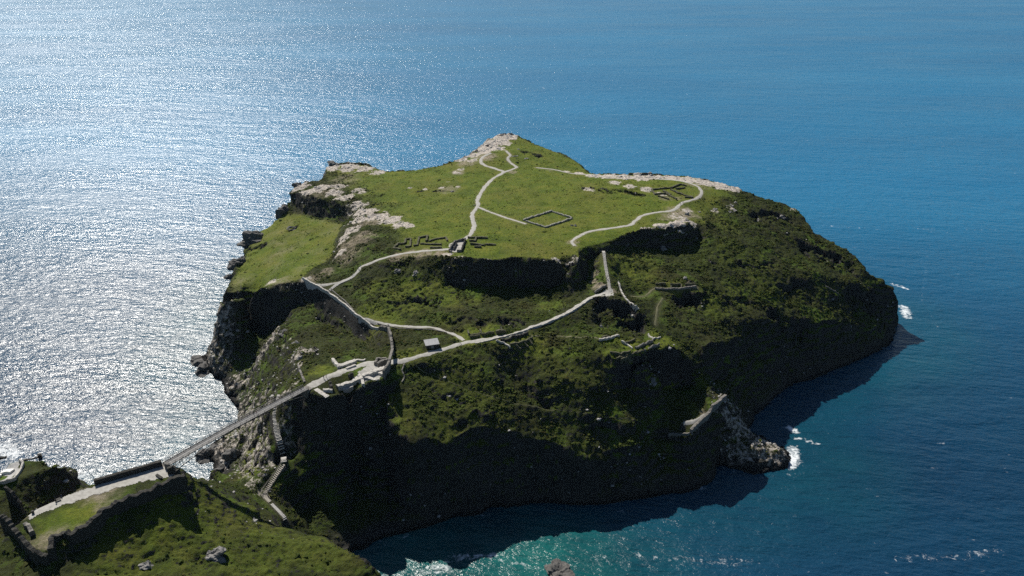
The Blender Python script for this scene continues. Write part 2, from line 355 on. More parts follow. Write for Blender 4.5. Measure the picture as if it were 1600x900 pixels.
# strata steps on steep rock
ty = fbm(GX, GY, 24, 2, .5, 4.0)*3.0
st = 4.2; q = (Z+ty)/st; fr = q-np.floor(q)
Z = Z + np.maximum(steep, cg*.8)*calm*((np.floor(q)+sstep(.25, .8, fr))*st-ty-Z)*.55
Z = np.where(LAND, Z, np.minimum(Z, -1.5-.2*rng.random(Z.shape)))
sh = blur(LAND.astype(float), 4)
Z = Z*sstep(.35, .75, sh)+(-2.0)*(1-sstep(.35, .75, sh))
gy1, gx1 = np.gradient(Z, CELL)
print('terrain solved', Z.min(), Z.max())

# ------------------------------------------------------------------ material helpers
def new_mat(name):
    m = bpy.data.materials.new(name); m.use_nodes = True; nt = m.node_tree
    b = nt.nodes['Principled BSDF']; return m, nt, b
def N(nt, typ, **kw):
    n = nt.nodes.new(typ)
    for k, v in kw.items():
        if k.startswith('i_'):
            key = k[2:]; key = int(key) if key.isdigit() else key
            n.inputs[key].default_value = v
        else: setattr(n, k, v)
    return n
def ramp(nt, fac, stops):
    r = nt.nodes.new('ShaderNodeValToRGB'); el = r.color_ramp.elements
    while len(el) < len(stops): el.new(.5)
    for e, (p, c) in zip(el, stops): e.position = p; e.color = (*c, 1) if len(c) == 3 else c
    nt.links.new(fac, r.inputs['Fac']); return r.outputs['Color']
def noise(nt, vec, scale, detail=4, rough=.55, dist=0.0):
    n = N(nt, 'ShaderNodeTexNoise', i_Scale=scale, i_Detail=detail, i_Roughness=rough, i_Distortion=dist)
    nt.links.new(vec, n.inputs['Vector']); return n.outputs['Fac']
def mth(nt, op, a, b=None, clamp=False):
    n = nt.nodes.new('ShaderNodeMath'); n.operation = op; n.use_clamp = clamp
    for i, v in ((0, a), (1, b)):
        if v is None: continue
        if isinstance(v, (int, float)): n.inputs[i].default_value = v
        else: nt.links.new(v, n.inputs[i])
    return n.outputs[0]
def mix(nt, fac, a, b, blend='MIX'):
    n = nt.nodes.new('ShaderNodeMix'); n.data_type = 'RGBA'; n.blend_type = blend
    for s, v in (('Factor', fac), ('A', a), ('B', b)):
        sock = [i for i in n.inputs if i.name == s and (i.type == 'RGBA' if s != 'Factor' else i.type == 'VALUE')][0]
        if isinstance(v, (int, float)): sock.default_value = v
        elif isinstance(v, tuple): sock.default_value = (*v, 1)
        else: nt.links.new(v, sock)
    return [o for o in n.outputs if o.type == 'RGBA'][0]
def maprange(nt, v, a, b, c=0.0, d=1.0):
    n = N(nt, 'ShaderNodeMapRange', i_1=a, i_2=b, i_3=c, i_4=d); nt.links.new(v, n.inputs[0]); return n.outputs[0]
def bump(nt, height, strength, dist, bsdf, prev=None):
    b = N(nt, 'ShaderNodeBump', i_Strength=strength, i_Distance=dist); nt.links.new(height, b.inputs['Height'])
    if prev is not None: nt.links.new(prev, b.inputs['Normal'])
    if bsdf is not None: nt.links.new(b.outputs[0], bsdf.inputs['Normal'])
    return b.outputs[0]
def texco(nt): return nt.nodes.new('ShaderNodeTexCoord').outputs['Object']
def vscale(nt, vec, s):
    m = N(nt, 'ShaderNodeMapping'); m.inputs['Scale'].default_value = s; nt.links.new(vec, m.inputs['Vector']); return m.outputs[0]

def simple_mat(name, c0, c1, scale=1.0, rough=.85, bstr=.4, bdist=.1, spec=.3, metallic=0.0):
    m, nt, b = new_mat(name); v = texco(nt)
    n = noise(nt, v, scale, 6, .65)
    nt.links.new(ramp(nt, n, [(.3, c0), (.7, c1)]), b.inputs['Base Color'])
    b.inputs['Roughness'].default_value = rough; b.inputs['Specular IOR Level'].default_value = spec; b.inputs['Metallic'].default_value = metallic
    if bstr: bump(nt, noise(nt, v, scale*4, 4), bstr, bdist, b)
    return m

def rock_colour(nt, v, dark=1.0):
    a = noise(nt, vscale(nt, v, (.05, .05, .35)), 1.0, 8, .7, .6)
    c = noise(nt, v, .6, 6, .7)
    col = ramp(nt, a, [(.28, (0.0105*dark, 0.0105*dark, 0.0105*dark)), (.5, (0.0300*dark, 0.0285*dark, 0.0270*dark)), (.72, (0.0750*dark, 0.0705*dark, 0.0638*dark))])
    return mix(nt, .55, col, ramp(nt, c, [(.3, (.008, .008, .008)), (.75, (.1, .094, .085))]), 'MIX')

def terrain_mat():
    m, nt, b = new_mat('turf_and_rock'); v = texco(nt)
    cov = N(nt, 'ShaderNodeAttribute', attribute_name='cover'); sep = nt.nodes.new('ShaderNodeSeparateColor'); nt.links.new(cov.outputs['Color'], sep.inputs[0])
    R, G, B = sep.outputs[0], sep.outputs[1], sep.outputs[2]
    n_big = noise(nt, v, .03, 5, .6); n_mid = noise(nt, v, .16, 6, .65); n_fine = noise(nt, v, 1.1, 6, .7)
    # scrub: heather, bracken, rough grass
    scrub = ramp(nt, n_mid, [(.25, (.016, .024, .006)), (.45, (.038, .05, .011)), (.62, (.06, .073, .016)), (.8, (.085, .105, .02))])
    scrub = mix(nt, maprange(nt, n_big, .4, .65), scrub, mix(nt, .5, scrub, (.046, .036, .015)))
    scrub = mix(nt, maprange(nt, n_fine, .35, .7), mix(nt, .65, scrub, (.008, .012, .004)), scrub)
    scrub = mix(nt, maprange(nt, noise(nt, v, .055, 4, .6, .5), .52, .68), scrub, mix(nt, n_fine, (.04, .07, .008), (.09, .14, .015)))
    # turf
    turf = ramp(nt, noise(nt, v, .09, 6, .68), [(.28, (.05, .078, .007)), (.48, (.1, .136, .012)), (.68, (.16, .172, .022))])
    turf = mix(nt, maprange(nt, n_big, .45, .7, 0, .6), turf, (.15, .13, .03))
    turf = mix(nt, maprange(nt, noise(nt, v, .7, 7, .8), .42, .66, 0, .7), turf, (.035, .055, .008))
    turf = mix(nt, maprange(nt, noise(nt, v, .2, 7, .75), .55, .72, 0, .5), turf, (.17, .145, .05))
    green = mix(nt, B, scrub, turf)
    soil = ramp(nt, noise(nt, v, .5, 7, .7), [(.3, (.16, .125, .085)), (.7, (.34, .29, .22))])
    green = mix(nt, mth(nt, 'MULTIPLY', G, maprange(nt, noise(nt, v, .25, 7, .7), .3, .55), True), green, soil)
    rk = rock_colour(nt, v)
    pale = ramp(nt, noise(nt, v, .45, 8, .75), [(.22, (.13, .115, .10)), (.42, (.36, .32, .275)), (.68, (.62, .56, .49))])
    sepn = nt.nodes.new('ShaderNodeSeparateXYZ'); geo = nt.nodes.new('ShaderNodeNewGeometry'); nt.links.new(geo.outputs['True Normal'], sepn.inputs[0])
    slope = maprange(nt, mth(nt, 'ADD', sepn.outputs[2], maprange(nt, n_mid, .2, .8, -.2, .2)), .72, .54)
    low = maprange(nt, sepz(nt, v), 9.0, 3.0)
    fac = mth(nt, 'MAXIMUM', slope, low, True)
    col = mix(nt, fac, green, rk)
    patchy = maprange(nt, mth(nt, 'ADD', R, maprange(nt, noise(nt, v, .38, 9, .8), .25, .75, -.62, .62)), .42, .62)
    col = mix(nt, patchy, col, pale)
    wet = maprange(nt, sepz(nt, v), 2.6, 1.0)
    col = mix(nt, wet, col, mix(nt, .75, col, (.008, .008, .009)))
    nt.links.new(col, b.inputs['Base Color'])
    b.inputs['Roughness'].default_value = .92; b.inputs['Specular IOR Level'].default_value = .12
    n1 = bump(nt, n_fine, .9, .8, None); n2 = bump(nt, noise(nt, v, 3.2, 5, .75), .8, .3, None, n1)
    bump(nt, noise(nt, vscale(nt, v, (.25, .25, 1.4)), 1.0, 6, .7), .5, .7, b, n2)
    return m
def sepz(nt, v):
    s = nt.nodes.new('ShaderNodeSeparateXYZ'); nt.links.new(v, s.inputs[0]); return s.outputs[2]

# ------------------------------------------------------------------ ground cover map
ROCKY = [(1165,695,8,.42),(1185,700,8,.45),(1205,708,8,.45),(1220,714,6,.42),(1150,708,6,.4),(780,222,12,1.25),(770,232,11,1.2),(792,214,10,1.3),(758,236,9,1.1),(738,242,8,1.05),(722,250,6,.95),(760,226,11,1.25),(775,214,11,1.25),(750,232,9,1.15),
 (520,262,9,1),(545,262,10,1),(570,264,9,.9),(590,270,7,.7),(470,292,8,1),(500,296,9,1),(520,302,8,.9),(540,308,8,.9),(480,300,7,1),(555,322,8,1),(570,330,9,1),(590,338,9,1),(610,345,8,1),(628,351,7,.9),(640,354,4,.8),
 (560,345,8,.8),(550,360,7,.8),(535,375,6,.8),(530,395,5,.7),(560,300,7,.6),(530,290,7,.7),(560,296,6,.6),
 (930,275,8,1.15),(950,276,8,1.2),(975,277,8,1.2),(1000,278,8,1.2),(1025,277,8,1.15),(1050,278,8,1.1),(1075,281,9,1.15),(1100,285,10,1.2),(1125,290,9,1.2),(1145,295,7,1.2),(905,271,5,.9),(885,268,3,.7),
 (960,286,6,.8),(985,291,6,.7),(1010,297,6,.7),(1030,303,6,.6),(920,296,5,.6),
 (1010,357,5,.9),(1035,353,6,1),(1060,350,7,1),(1073,346,6,1),(1060,340,8,.6),(1073,330,5,.7),
 (640,294,2.5,.8),(665,296,2.5,.8),(690,294,2.5,.8),(715,292,2.5,.8),(700,284,2,.5),(712,270,4,.7),(720,265,4,.6),(740,250,6,.7),
 (480,436,4,.6),(425,441,6,.6),(700,398,4,.7),(720,403,4,.6),(760,408,4,.6),(870,407,4,.7),(895,409,4,.7),
 (1140,325,4,.5),(1117,330,4,.5),(1240,327,5,.6),(435,512,5,.45),(440,620,6,.45),(460,640,6,.45),(450,680,7,.45),(460,600,5,.45),(465,570,5,.5),(445,540,4,.5),(390,590,6,.42),(355,560,9,.42),(345,530,9,.4),(360,600,6,.42),(340,700,8,.5),(350,720,8,.5),(365,690,6,.5),(400,760,5,.45)]
SOILY = [(640,396,5,1),(660,396,6,1),(690,395,5,1),(620,402,5,.9),(550,380,9,.8),(565,370,10,.8),(545,400,9,.7),(580,345,10,.7),(760,245,9,1),(730,255,9,.8),(715,270,6,.7),(700,296,8,.6),(1065,333,12,.9),(1050,340,8,.7),(1040,310,5,.5),(1060,310,4,.5),
 (860,266,4,.5),(895,379,4,.8),(927,440,3,.9),(935,448,4,1),(930,430,3,.8),(1090,285,14,.6),(500,300,14,.5),(540,280,12,.5),(485,437,8,.6),(440,440,8,.5),(510,425,6,.7),(800,269,4,.7),(1100,648,3,.7),(1080,446,4,.8),(960,455,3,.8)]
LUSH = [(640,445,9,.8),(665,455,9,.85),(690,450,8,.8),(620,465,9,.7),(590,450,8,.7),(705,470,8,.7),(650,480,10,.6),(740,470,6,.6),(860,478,9,.5),(980,420,10,.7),(1010,430,9,.6),(960,400,5,.6),(1120,480,12,.55),(1150,460,10,.4),(1150,400,16,.4),(1200,440,16,.35),(880,560,14,.35),(700,600,18,.35),(760,640,12,.4),(900,590,12,.35),(640,650,12,.4),(700,675,10,.45),(620,640,8,.45),(860,700,8,.4),(910,710,7,.45),(1085,640,5,.6),(600,500,12,.8),(575,487,8,.8),(640,460,16,.5),(700,505,6,.5),(1038,535,10,1),(1000,552,11,1),(965,558,9,1),(1018,545,9,1),(950,531,6,.9),(985,540,7,.9),(740,523,10,1),(770,520,8,1),(815,536,9,.95),(840,540,8,.8),(1055,449,7,.8),(1000,440,8,.6),(1000,415,14,.5),(960,420,7,.6),(920,415,6,.7),(640,553,7,.8),(395,700,8,.9),(400,725,8,.9),(390,740,7,.9),
 (500,580,8,.9),(1130,350,12,.5),(1110,330,14,.6),(1090,470,8,.5),(850,230,14,.55),(880,250,12,.5),(300,860,18,.5),(200,890,16,.55),(110,845,3,.5),(350,800,16,.55),(420,840,16,.5),(470,850,14,.5),(520,865,12,.45),(300,800,14,.6),(260,820,10,.7),(180,860,8,.6),(400,870,16,.45),(320,765,6,.6),(380,795,8,.6),(80,725,8,.7),(100,815,10,1),(140,800,8,1),(550,570,5,.8),(1095,600,4,.5)]
def blobs(lst):
    A = np.zeros(Z.shape)
    for px, py, r, s in lst:
        h = hit(px, py); m_ = int(r*2.2/CELL)+2; ci = int((h[0]-X0)/CELL); ri = int((h[1]-Y0)/CELL)
        w_ = (slice(max(ri-m_, 0), ri+m_), slice(max(ci-m_, 0), ci+m_)); d = np.hypot(GX[w_]-h[0], GY[w_]-h[1])
        A[w_] = np.maximum(A[w_], s*(1-sstep(r*.45, r*1.25, d+fbm_edge[w_]*r*.35)))
    return A
fbm_edge = fbm(GX, GY, 6, 4, .6, 12.0)
C_R, C_G, C_B = blobs(ROCKY), blobs(SOILY), blobs(LUSH)
C_R = np.maximum(C_R, cg*.5*sstep(-.1, .5, ridged(GX, GY, 9, 4, 7.0)-.3))
C_B = np.clip(np.maximum(C_B, mown), 0, 1)
C_R = np.where(cg > .05, C_R, C_R*(1-.85*sstep(.8, 1.4, np.hypot(gx1, gy1))))
C_G = np.maximum(C_G, ledge*(.06+.26*fbm(GX, GY, 18, 4, .6, 41.0)))
C_G = np.maximum(C_G, (1-sstep(.6, 2.6, PD))*.55*sstep(.2, .6, mown+.35))
C_G = np.maximum(C_G, blur(yard_m.astype(float), 2)*.75*sstep(-.2, .5, fbm(GX, GY, 14, 3, .5, 2.2)))

# ------------------------------------------------------------------ terrain mesh
def build_terrain():
    x, y, z = GX.copy(), GY.copy(), Z.copy()
    sl = np.hypot(gx1, gy1); k = sstep(.7, 1.8, sl)*sstep(-1.5, 1, z)*calm
    idx = np.where(k > .01)
    xs, ys, zs, kk = x[idx], y[idx], z[idx], k[idx]
    n = np.zeros_like(xs)
    for s, a in ((9.0, 1.5), (4.2, .95), (2.0, .55), (1.1, .3)):
        n += a*vnoise3(xs/s+5, ys/s+9, zs/(s*.42)+3)
    ux, uy = -gx1[idx]/(sl[idx]+1e-6), -gy1[idx]/(sl[idx]+1e-6)
    x[idx] = xs+ux*n*kk; y[idx] = ys+uy*n*kk; z[idx] = zs+kk*.5*vnoise3(xs/1.5, ys/1.5, zs/3)
    rr_ = sstep(.35, .9, C_R)*calm
    z += rr_*(np.abs(ridged(GX, GY, 5.0, 4, 19.0))*.4-.1+np.floor(fbm(GX, GY, 4.2, 3, .6, 23.0)*2.0)*.22)*np.where(C_R > 1.02, .35, 1.0)
    keep_v = z > -1.95
    f = keep_v[:-1, :-1] | keep_v[1:, :-1] | keep_v[:-1, 1:] | keep_v[1:, 1:]
    ii = np.arange(NX*NY).reshape(NY, NX)
    quads = np.stack([ii[:-1, :-1], ii[:-1, 1:], ii[1:, 1:], ii[1:, :-1]], -1)
    fx = GX[:-1, :-1]; fy = GY[:-1, :-1]
    # the neck between mainland and island
    side = (fx+155)*(-(252-292))/75+0 > 0
    island = (fy-(292+(fx+155)*(254-292)/85.0)) > 0
    allv = np.stack([x, y, z], -1).reshape(-1, 3); cov = np.stack([C_R, C_G, C_B, np.ones_like(C_R)], -1).reshape(-1, 4)
    mat = terrain_mat()
    for name, sel in (('island_terrain', f & island), ('mainland_terrain', f & ~island)):
        q = quads[sel]; used = np.unique(q); remap = np.full(NX*NY, -1); remap[used] = np.arange(len(used)); q = remap[q]
        me = bpy.data.meshes.new(name)
        me.vertices.add(len(used)); me.vertices.foreach_set('co', allv[used].astype(np.float32).ravel())
        me.loops.add(q.size); me.loops.foreach_set('vertex_index', q.ravel().astype(np.int32))
        me.polygons.add(len(q)); me.polygons.foreach_set('loop_start', np.arange(0, q.size, 4, dtype=np.int32)); me.polygons.foreach_set('loop_total', np.full(len(q), 4, np.int32))
        me.update(calc_edges=True)
        ca = me.color_attributes.new('cover', 'FLOAT_COLOR', 'POINT'); ca.data.foreach_set('color', cov[used].astype(np.float32).ravel())
        me.polygons.foreach_set('use_smooth', np.ones(len(q), bool))
        me.materials.append(mat)
        o = bpy.data.objects.new(name, me); COL.objects.link(o); o['kind'] = 'structure'
        print(name, len(q))
build_terrain()

# ------------------------------------------------------------------ sea
def sea_mat():
    m, nt, b = new_mat('sea_water'); v = texco(nt)
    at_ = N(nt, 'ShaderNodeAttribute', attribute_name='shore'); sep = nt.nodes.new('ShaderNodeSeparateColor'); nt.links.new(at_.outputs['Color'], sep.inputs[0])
    foam_a, shallow, open_sky_tint = sep.outputs[0], sep.outputs[1], sep.outputs[2]
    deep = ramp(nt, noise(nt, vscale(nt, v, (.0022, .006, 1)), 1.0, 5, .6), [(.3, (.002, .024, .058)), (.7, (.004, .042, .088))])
    deep = mix(nt, open_sky_tint, deep, ramp(nt, noise(nt, vscale(nt, v, (.0012, .004, 1)), 1.0, 5, .6), [(.3, (.004, .115, .24)), (.7, (.008, .155, .30))]))  # open sea bluer; also carries sky reflection and haze as painted colour
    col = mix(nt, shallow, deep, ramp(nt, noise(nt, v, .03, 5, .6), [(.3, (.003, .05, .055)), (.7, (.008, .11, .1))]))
    lace = noise(nt, vscale(nt, v, (.3, .3, 1)), 1.0, 8, .72, 1.2)
    ff = maprange(nt, mth(nt, 'ADD', foam_a, maprange(nt, lace, .25, .75, -.5, .5)), .4, .85)
    caps = mth(nt, 'MULTIPLY', maprange(nt, noise(nt, vscale(nt, v, (.05, .11, 1)), 1.0, 5, .65), .66, .72), maprange(nt, noise(nt, vscale(nt, v, (.25, .8, 1)), 1.0, 5, .7), .5, .68))
    ff = mth(nt, 'MAXIMUM', ff, mth(nt, 'MULTIPLY', caps, .8), True)
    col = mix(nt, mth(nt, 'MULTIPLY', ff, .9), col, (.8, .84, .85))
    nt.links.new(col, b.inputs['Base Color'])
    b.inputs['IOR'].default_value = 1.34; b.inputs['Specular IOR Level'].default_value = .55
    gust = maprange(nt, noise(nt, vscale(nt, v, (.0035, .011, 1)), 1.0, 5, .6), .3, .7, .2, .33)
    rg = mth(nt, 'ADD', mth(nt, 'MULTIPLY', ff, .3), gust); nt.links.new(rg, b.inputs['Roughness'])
    rot = N(nt, 'ShaderNodeMapping'); rot.inputs['Rotation'].default_value = (0, 0, math.radians(12)); nt.links.new(v, rot.inputs['Vector']); r = rot.outputs[0]
    swell = noise(nt, vscale(nt, r, (.018, .05, 1)), 1.0, 3, .5)
    chop = noise(nt, vscale(nt, r, (.09, .2, 1)), 1.0, 4, .6)
    rip = noise(nt, vscale(nt, r, (.2, .42, 1)), 1.0, 4, .62, .4)
    n1 = bump(nt, swell, 1.0, 2.2, None); n2 = bump(nt, chop, 1.0, 1.5, None, n1); bump(nt, rip, 1.0, .62, b, n2)
    return m
FOAM_PX = [([(300,560),(318,578),(340,600)], 7, .42), ([(322,520),(318,545)], 6, .42), ([(1412,480),(1418,495)], 5, .7), ([(1395,444),(1420,452)], 2.5, .7),
           ([(1232,668),(1242,674)], 2.6, 1.0), ([(1245,684),(1262,688),(1278,694)], 2.0, .7), ([(1238,700),(1242,715),(1236,728)], 3.5, .8), ([(700,872),(760,868),(800,878),(840,888)], 2.5, .5), ([(860,885),(900,880),(960,874),(1010,870),(1080,876),(1180,878)], 5, .3),
           ([(1400,875),(1430,872),(1500,868),(1560,860)], 3.6, .33), ([(1280,353),(1350,356)], 2.4, .38), ([(1430,357),(1460,358)], 2.2, .42), ([(1500,358),(1570,360)], 2.2, .38), ([(1555,268),(1580,270)], 2, .6),
           ([(660,892),(700,886)], 4, .5), ([(0,700),(20,712)], 7, .6), ([(90,735),(130,745)], 6, .45), ([(330,705),(315,715)], 3, .45), ([(1455,360),(1440,470),(1470,520)], 1.2, .35)]
def build_sea():
    def axis(lo, hi, step, far):
        a = list(np.arange(lo, hi+.1, step)); s = step
        while a[-1] < far: s *= 1.25; a.append(a[-1]+s)
        s = step
        while a[0] > -far: s *= 1.25; a.insert(0, a[0]-s)
        return np.array(a)
    xa = axis(-330, 420, 2.5, 24000); ya = axis(190, 720, 2.5, 24000)
    x, y = np.meshgrid(xa, ya); ny, nx = x.shape
    cl = densify([(a, b, 0) for a, b in coast_poly[:-2]], 2.5)[:, :2]
    D = np.full(x.shape, 80.0)
    near = (x > -420) & (x < 500) & (y > 120) & (y < 800); xn, yn = x[near], y[near]; dn = np.full(xn.shape, 80.0)
    for a, b in cl: np.minimum(dn, np.hypot(xn-a, yn-b), out=dn)
    D[near] = dn
    west = sstep(-60, -150, x)
    foam = (1-sstep(1, 13, D+fbm(x, y, 9, 3)*4))*(.22+.1*west)
    for pts, r, s in FOAM_PX:
        P = densify([at(a, b, 0) for a, b in pts], 1.5)
        for p in P: foam = np.maximum(foam, s*(1-sstep(r*.3, r*1.3, np.hypot(x-p[0], y-p[1]))))
    sh = (1-sstep(15, 75, D))*.25
    c = at(760, 890, 0); dd = np.hypot((x-c[0])/95, (y-c[1])/62); sh = np.maximum(sh, .95*(1-sstep(.25, 1.25, dd)))
    ii = np.arange(nx*ny).reshape(ny, nx); q = np.stack([ii[:-1, :-1], ii[:-1, 1:], ii[1:, 1:], ii[1:, :-1]], -1).reshape(-1, 4)
    me = bpy.data.meshes.new('sea'); me.from_pydata(np.stack([x, y, np.zeros_like(x)], -1).reshape(-1, 3).tolist(), [], q.tolist())
    ca = me.color_attributes.new('shore', 'FLOAT_COLOR', 'POINT')
    ca.data.foreach_set('color', np.stack([foam, sh, sstep(330, 900, y+.18*x), np.ones_like(foam)], -1).astype(np.float32).ravel())  # blue channel: mask of the painted sky and haze tint, rising with distance
    me.materials.append(sea_mat()); o = bpy.data.objects.new('sea', me); COL.objects.link(o); o['kind'] = 'structure'
build_sea()

# ------------------------------------------------------------------ object helpers
def link(o): COL.objects.link(o); return o
def tag(o, label, cat, group=None):
    o['label'] = label; o['category'] = cat; o['kind'] = 'thing'
    if group: o['group'] = group
    return o
def mk(name, verts, faces, mat, parent=None, origin=None, smooth=False):
    V = np.array(verts, float)
    if parent is not None: org = np.zeros(3)
    else: org = np.array([V[:, 0].mean(), V[:, 1].mean(), V[:, 2].min()]) if origin is None else np.array(origin, float)
    off = np.array(parent['_o']) if parent is not None else org
    me = bpy.data.meshes.new(name); me.from_pydata((V-off).tolist(), [], [list(f) for f in faces])
    for m in (mat if isinstance(mat, (list, tuple)) else [mat]): me.materials.append(m)
    if smooth: me.polygons.foreach_set('use_smooth', [True]*len(me.polygons))
    me.update(); o = link(bpy.data.objects.new(name, me))
    o['_o'] = tuple(float(c) for c in off)
    if parent is not None: o.parent = parent if '_o' in parent else None
    else: o.location = org
    return o
def thing(name, loc, label, cat, group=None):
    e = link(bpy.data.objects.new(name, None)); e.location = tuple(loc); e.empty_display_size = .5; e['_o'] = tuple(float(c) for c in loc)
    return tag(e, label, cat, group)
def box_vf(c, sx, sy, sz, rz=0.0, jit=0.0, V=None, F=None):
    """box standing on c"""
    V = [] if V is None else V; F = [] if F is None else F; b = len(V); ca, sa = math.cos(rz), math.sin(rz)
    for dz in (0, sz):
        for dx, dy in ((-sx/2, -sy/2), (sx/2, -sy/2), (sx/2, sy/2), (-sx/2, sy/2)):
            j = [random.uniform(-jit, jit) for _ in range(3)]
            V.append((c[0]+dx*ca-dy*sa+j[0], c[1]+dx*sa+dy*ca+j[1], c[2]+dz+j[2]))
    for f in ((3, 2, 1, 0), (4, 5, 6, 7), (0, 1, 5, 4), (1, 2, 6, 5), (2, 3, 7, 6), (3, 0, 4, 7)): F.append([b+i for i in f])
    return V, F
def beam_vf(p, q, wd, ht, V=None, F=None):
    V = [] if V is None else V; F = [] if F is None else F; b = len(V)
    p = Vector(p); q = Vector(q); d = (q-p).normalized(); up = Vector((0, 0, 1)) if abs(d.z) < .95 else Vector((0, 1, 0))
    s = d.cross(up).normalized(); u = s.cross(d).normalized()
    for e in (p, q):
        for a, c in ((-1, -1), (1, -1), (1, 1), (-1, 1)): V.append(tuple(e+s*(a*wd/2)+u*(c*ht/2)))
    for f in ((0, 1, 2, 3), (7, 6, 5, 4), (1, 0, 4, 5), (2, 1, 5, 6), (3, 2, 6, 7), (0, 3, 7, 4)): F.append([b+i for i in f])
    return V, F
def resample(pts, step):
    P = densify([(p[0], p[1], p[2] if len(p) > 2 else 0.0) for p in pts], step); return P
def wall_vf(pts, h, t, jag=.25, step=.9, top=None, dip=None, base=-.8, seed=0):
    """rubble wall along a ground line; top=None: h above the ground, else absolute heights from the points"""
    P = resample(pts, step); n = len(P); T = np.gradient(P[:, :2], axis=0); T /= (np.linalg.norm(T, axis=1)[:, None]+1e-9)
    Nn = np.stack([-T[:, 1], T[:, 0]], 1); V = []; F = []
    r = random.Random(seed+int(abs(P[0, 0]*7)+abs(P[0, 1]*3)))
    run = 0.0; hs = []
    for i in range(n):
        run = run*.6+r.uniform(-1, 1)*.6; hs.append(run)
    for i in range(n):
        c = P[i, :2]; tt = t*(1+r.uniform(-.14, .14)); l = c+Nn[i]*tt/2; rr = c-Nn[i]*tt/2
        g = float(min(gz(*l), gz(*rr), gz(*c))); gc = float(gz(*c))
        k = max(.12, 1+jag*hs[i]); tz = (gc+h*k) if top is None else P[i, 2]+h*jag*hs[i]
        li = c+Nn[i]*tt*.44; ri = c-Nn[i]*tt*.44
        V += [(*l, g+base), (*li, tz+r.uniform(-.12, .12)*h*.5), (*(c+Nn[i]*r.uniform(-.1, .1)*tt), tz+r.uniform(0, .15)*min(h, 1.5)), (*ri, tz+r.uniform(-.12, .12)*h*.5), (*rr, g+base)]
    for i in range(n-1):
        a, b = i*5, i*5+5
        for k in range(4): F.append((a+k, a+k+1, b+k+1, b+k))
        F.append((a+4, a, b, b+4))
    F.append((4, 3, 2, 1, 0)); e = (n-1)*5; F.append((e, e+1, e+2, e+3, e+4))
    return V, F
def gpx(pts): return [hit(a, b) for a, b in pts]
def mid(pts): p = np.mean(np.array(pts), 0); return (p[0], p[1], float(gz(p[0], p[1])))

M = {}
M['path'] = simple_mat('pale_gravel', (.25, .24, .215), (.42, .405, .37), .8, .95, .5, .05)
M['earth'] = simple_mat('trodden_earth', (.07, .075, .03), (.17, .155, .09), .6, .95, .5, .08)
def stone_mat(name, lo, hi):
    m, nt, b = new_mat(name); v = texco(nt)
    vo = N(nt, 'ShaderNodeTexVoronoi', i_Scale=1.6); nt.links.new(vscale(nt, v, (1, 1, 2.4)), vo.inputs['Vector'])
    c = ramp(nt, noise(nt, v, .9, 7, .72), [(.3, lo), (.7, hi)])
    c = mix(nt, .45, c, mix(nt, maprange(nt, noise(nt, v, 3.0, 4), .35, .65), lo, hi))
    sepn = nt.nodes.new('ShaderNodeSeparateColor'); nt.links.new(vo.outputs['Color'], sepn.inputs[0])
    c = mix(nt, maprange(nt, sepn.outputs[0], 0, 1, 0, .4), c, (lo[0]*.5, lo[1]*.5, lo[2]*.5))
    nt.links.new(c, b.inputs['Base Color']); b.inputs['Roughness'].default_value = .93; b.inputs['Specular IOR Level'].default_value = .15
    n1 = bump(nt, vo.outputs['Distance'], .8, .15, None); bump(nt, noise(nt, v, 4, 5, .7), .6, .1, b, n1); return m
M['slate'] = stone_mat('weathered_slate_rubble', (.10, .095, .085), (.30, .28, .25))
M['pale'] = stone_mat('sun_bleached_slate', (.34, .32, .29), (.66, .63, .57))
M['enclosure'] = stone_mat('lichened_enclosure_stone', (.15, .15, .12), (.40, .39, .34))
M['dark'] = stone_mat('shade_darkened_slate', (.022, .022, .02), (.085, .08, .07))  # darker slate: shade of the wall faces put into the base colour
M['mossy'] = stone_mat('turf_topped_slate', (.05, .055, .03), (.16, .15, .1))
M['slab'] = simple_mat('slate_slabs', (.24, .235, .225), (.42, .41, .39), 1.2, .8, .3, .04)
M['steel'] = simple_mat('dark_painted_steel', (.03, .03, .032), (.06, .06, .062), 2, .45, .0, .02, .5, .6)
M['deck'] = simple_mat('slate_deck', (.10, .10, .10), (.22, .215, .205), 1.5, .75, .3, .03)
M['timber'] = simple_mat('silvered_timber', (.22, .2, .17), (.38, .35, .3), 3, .8, .3, .02)
M['dtimber'] = simple_mat('dark_stained_timber', (.03, .028, .024), (.07, .062, .052), 3, .8, .3, .02)
M['roof'] = simple_mat('pale_felt_roof', (.24, .24, .245), (.38, .38, .375), .8, .8, .3, .02)
M['render'] = simple_mat('white_lime_render', (.62, .61, .58), (.78, .77, .74), .8, .85, .2, .03)
def rock_mat(name, dark, hi=.22):
    m, nt, b = new_mat(name); v = texco(nt)
    a = noise(nt, vscale(nt, v, (.25, .25, 1.2)), 1.0, 8, .72, .5); c = noise(nt, v, 1.4, 6, .72)
    col = mix(nt, .5, ramp(nt, a, [(.3, (dark, dark*.97, dark*.92)), (.7, (hi, hi*.96, hi*.9))]), ramp(nt, c, [(.3, (dark*.6, dark*.6, dark*.55)), (.75, (hi*1.1, hi*1.05, hi))]))
    nt.links.new(col, b.inputs['Base Color']); b.inputs['Roughness'].default_value = .85; b.inputs['Specular IOR Level'].default_value = .25
    n1 = bump(nt, a, .9, .5, None); bump(nt, c, .7, .3, b, n1); return m
M['rock'] = rock_mat('sea_rock', .035, .17); M['boulder'] = rock_mat('pale_lichened_boulder', .07, .33)

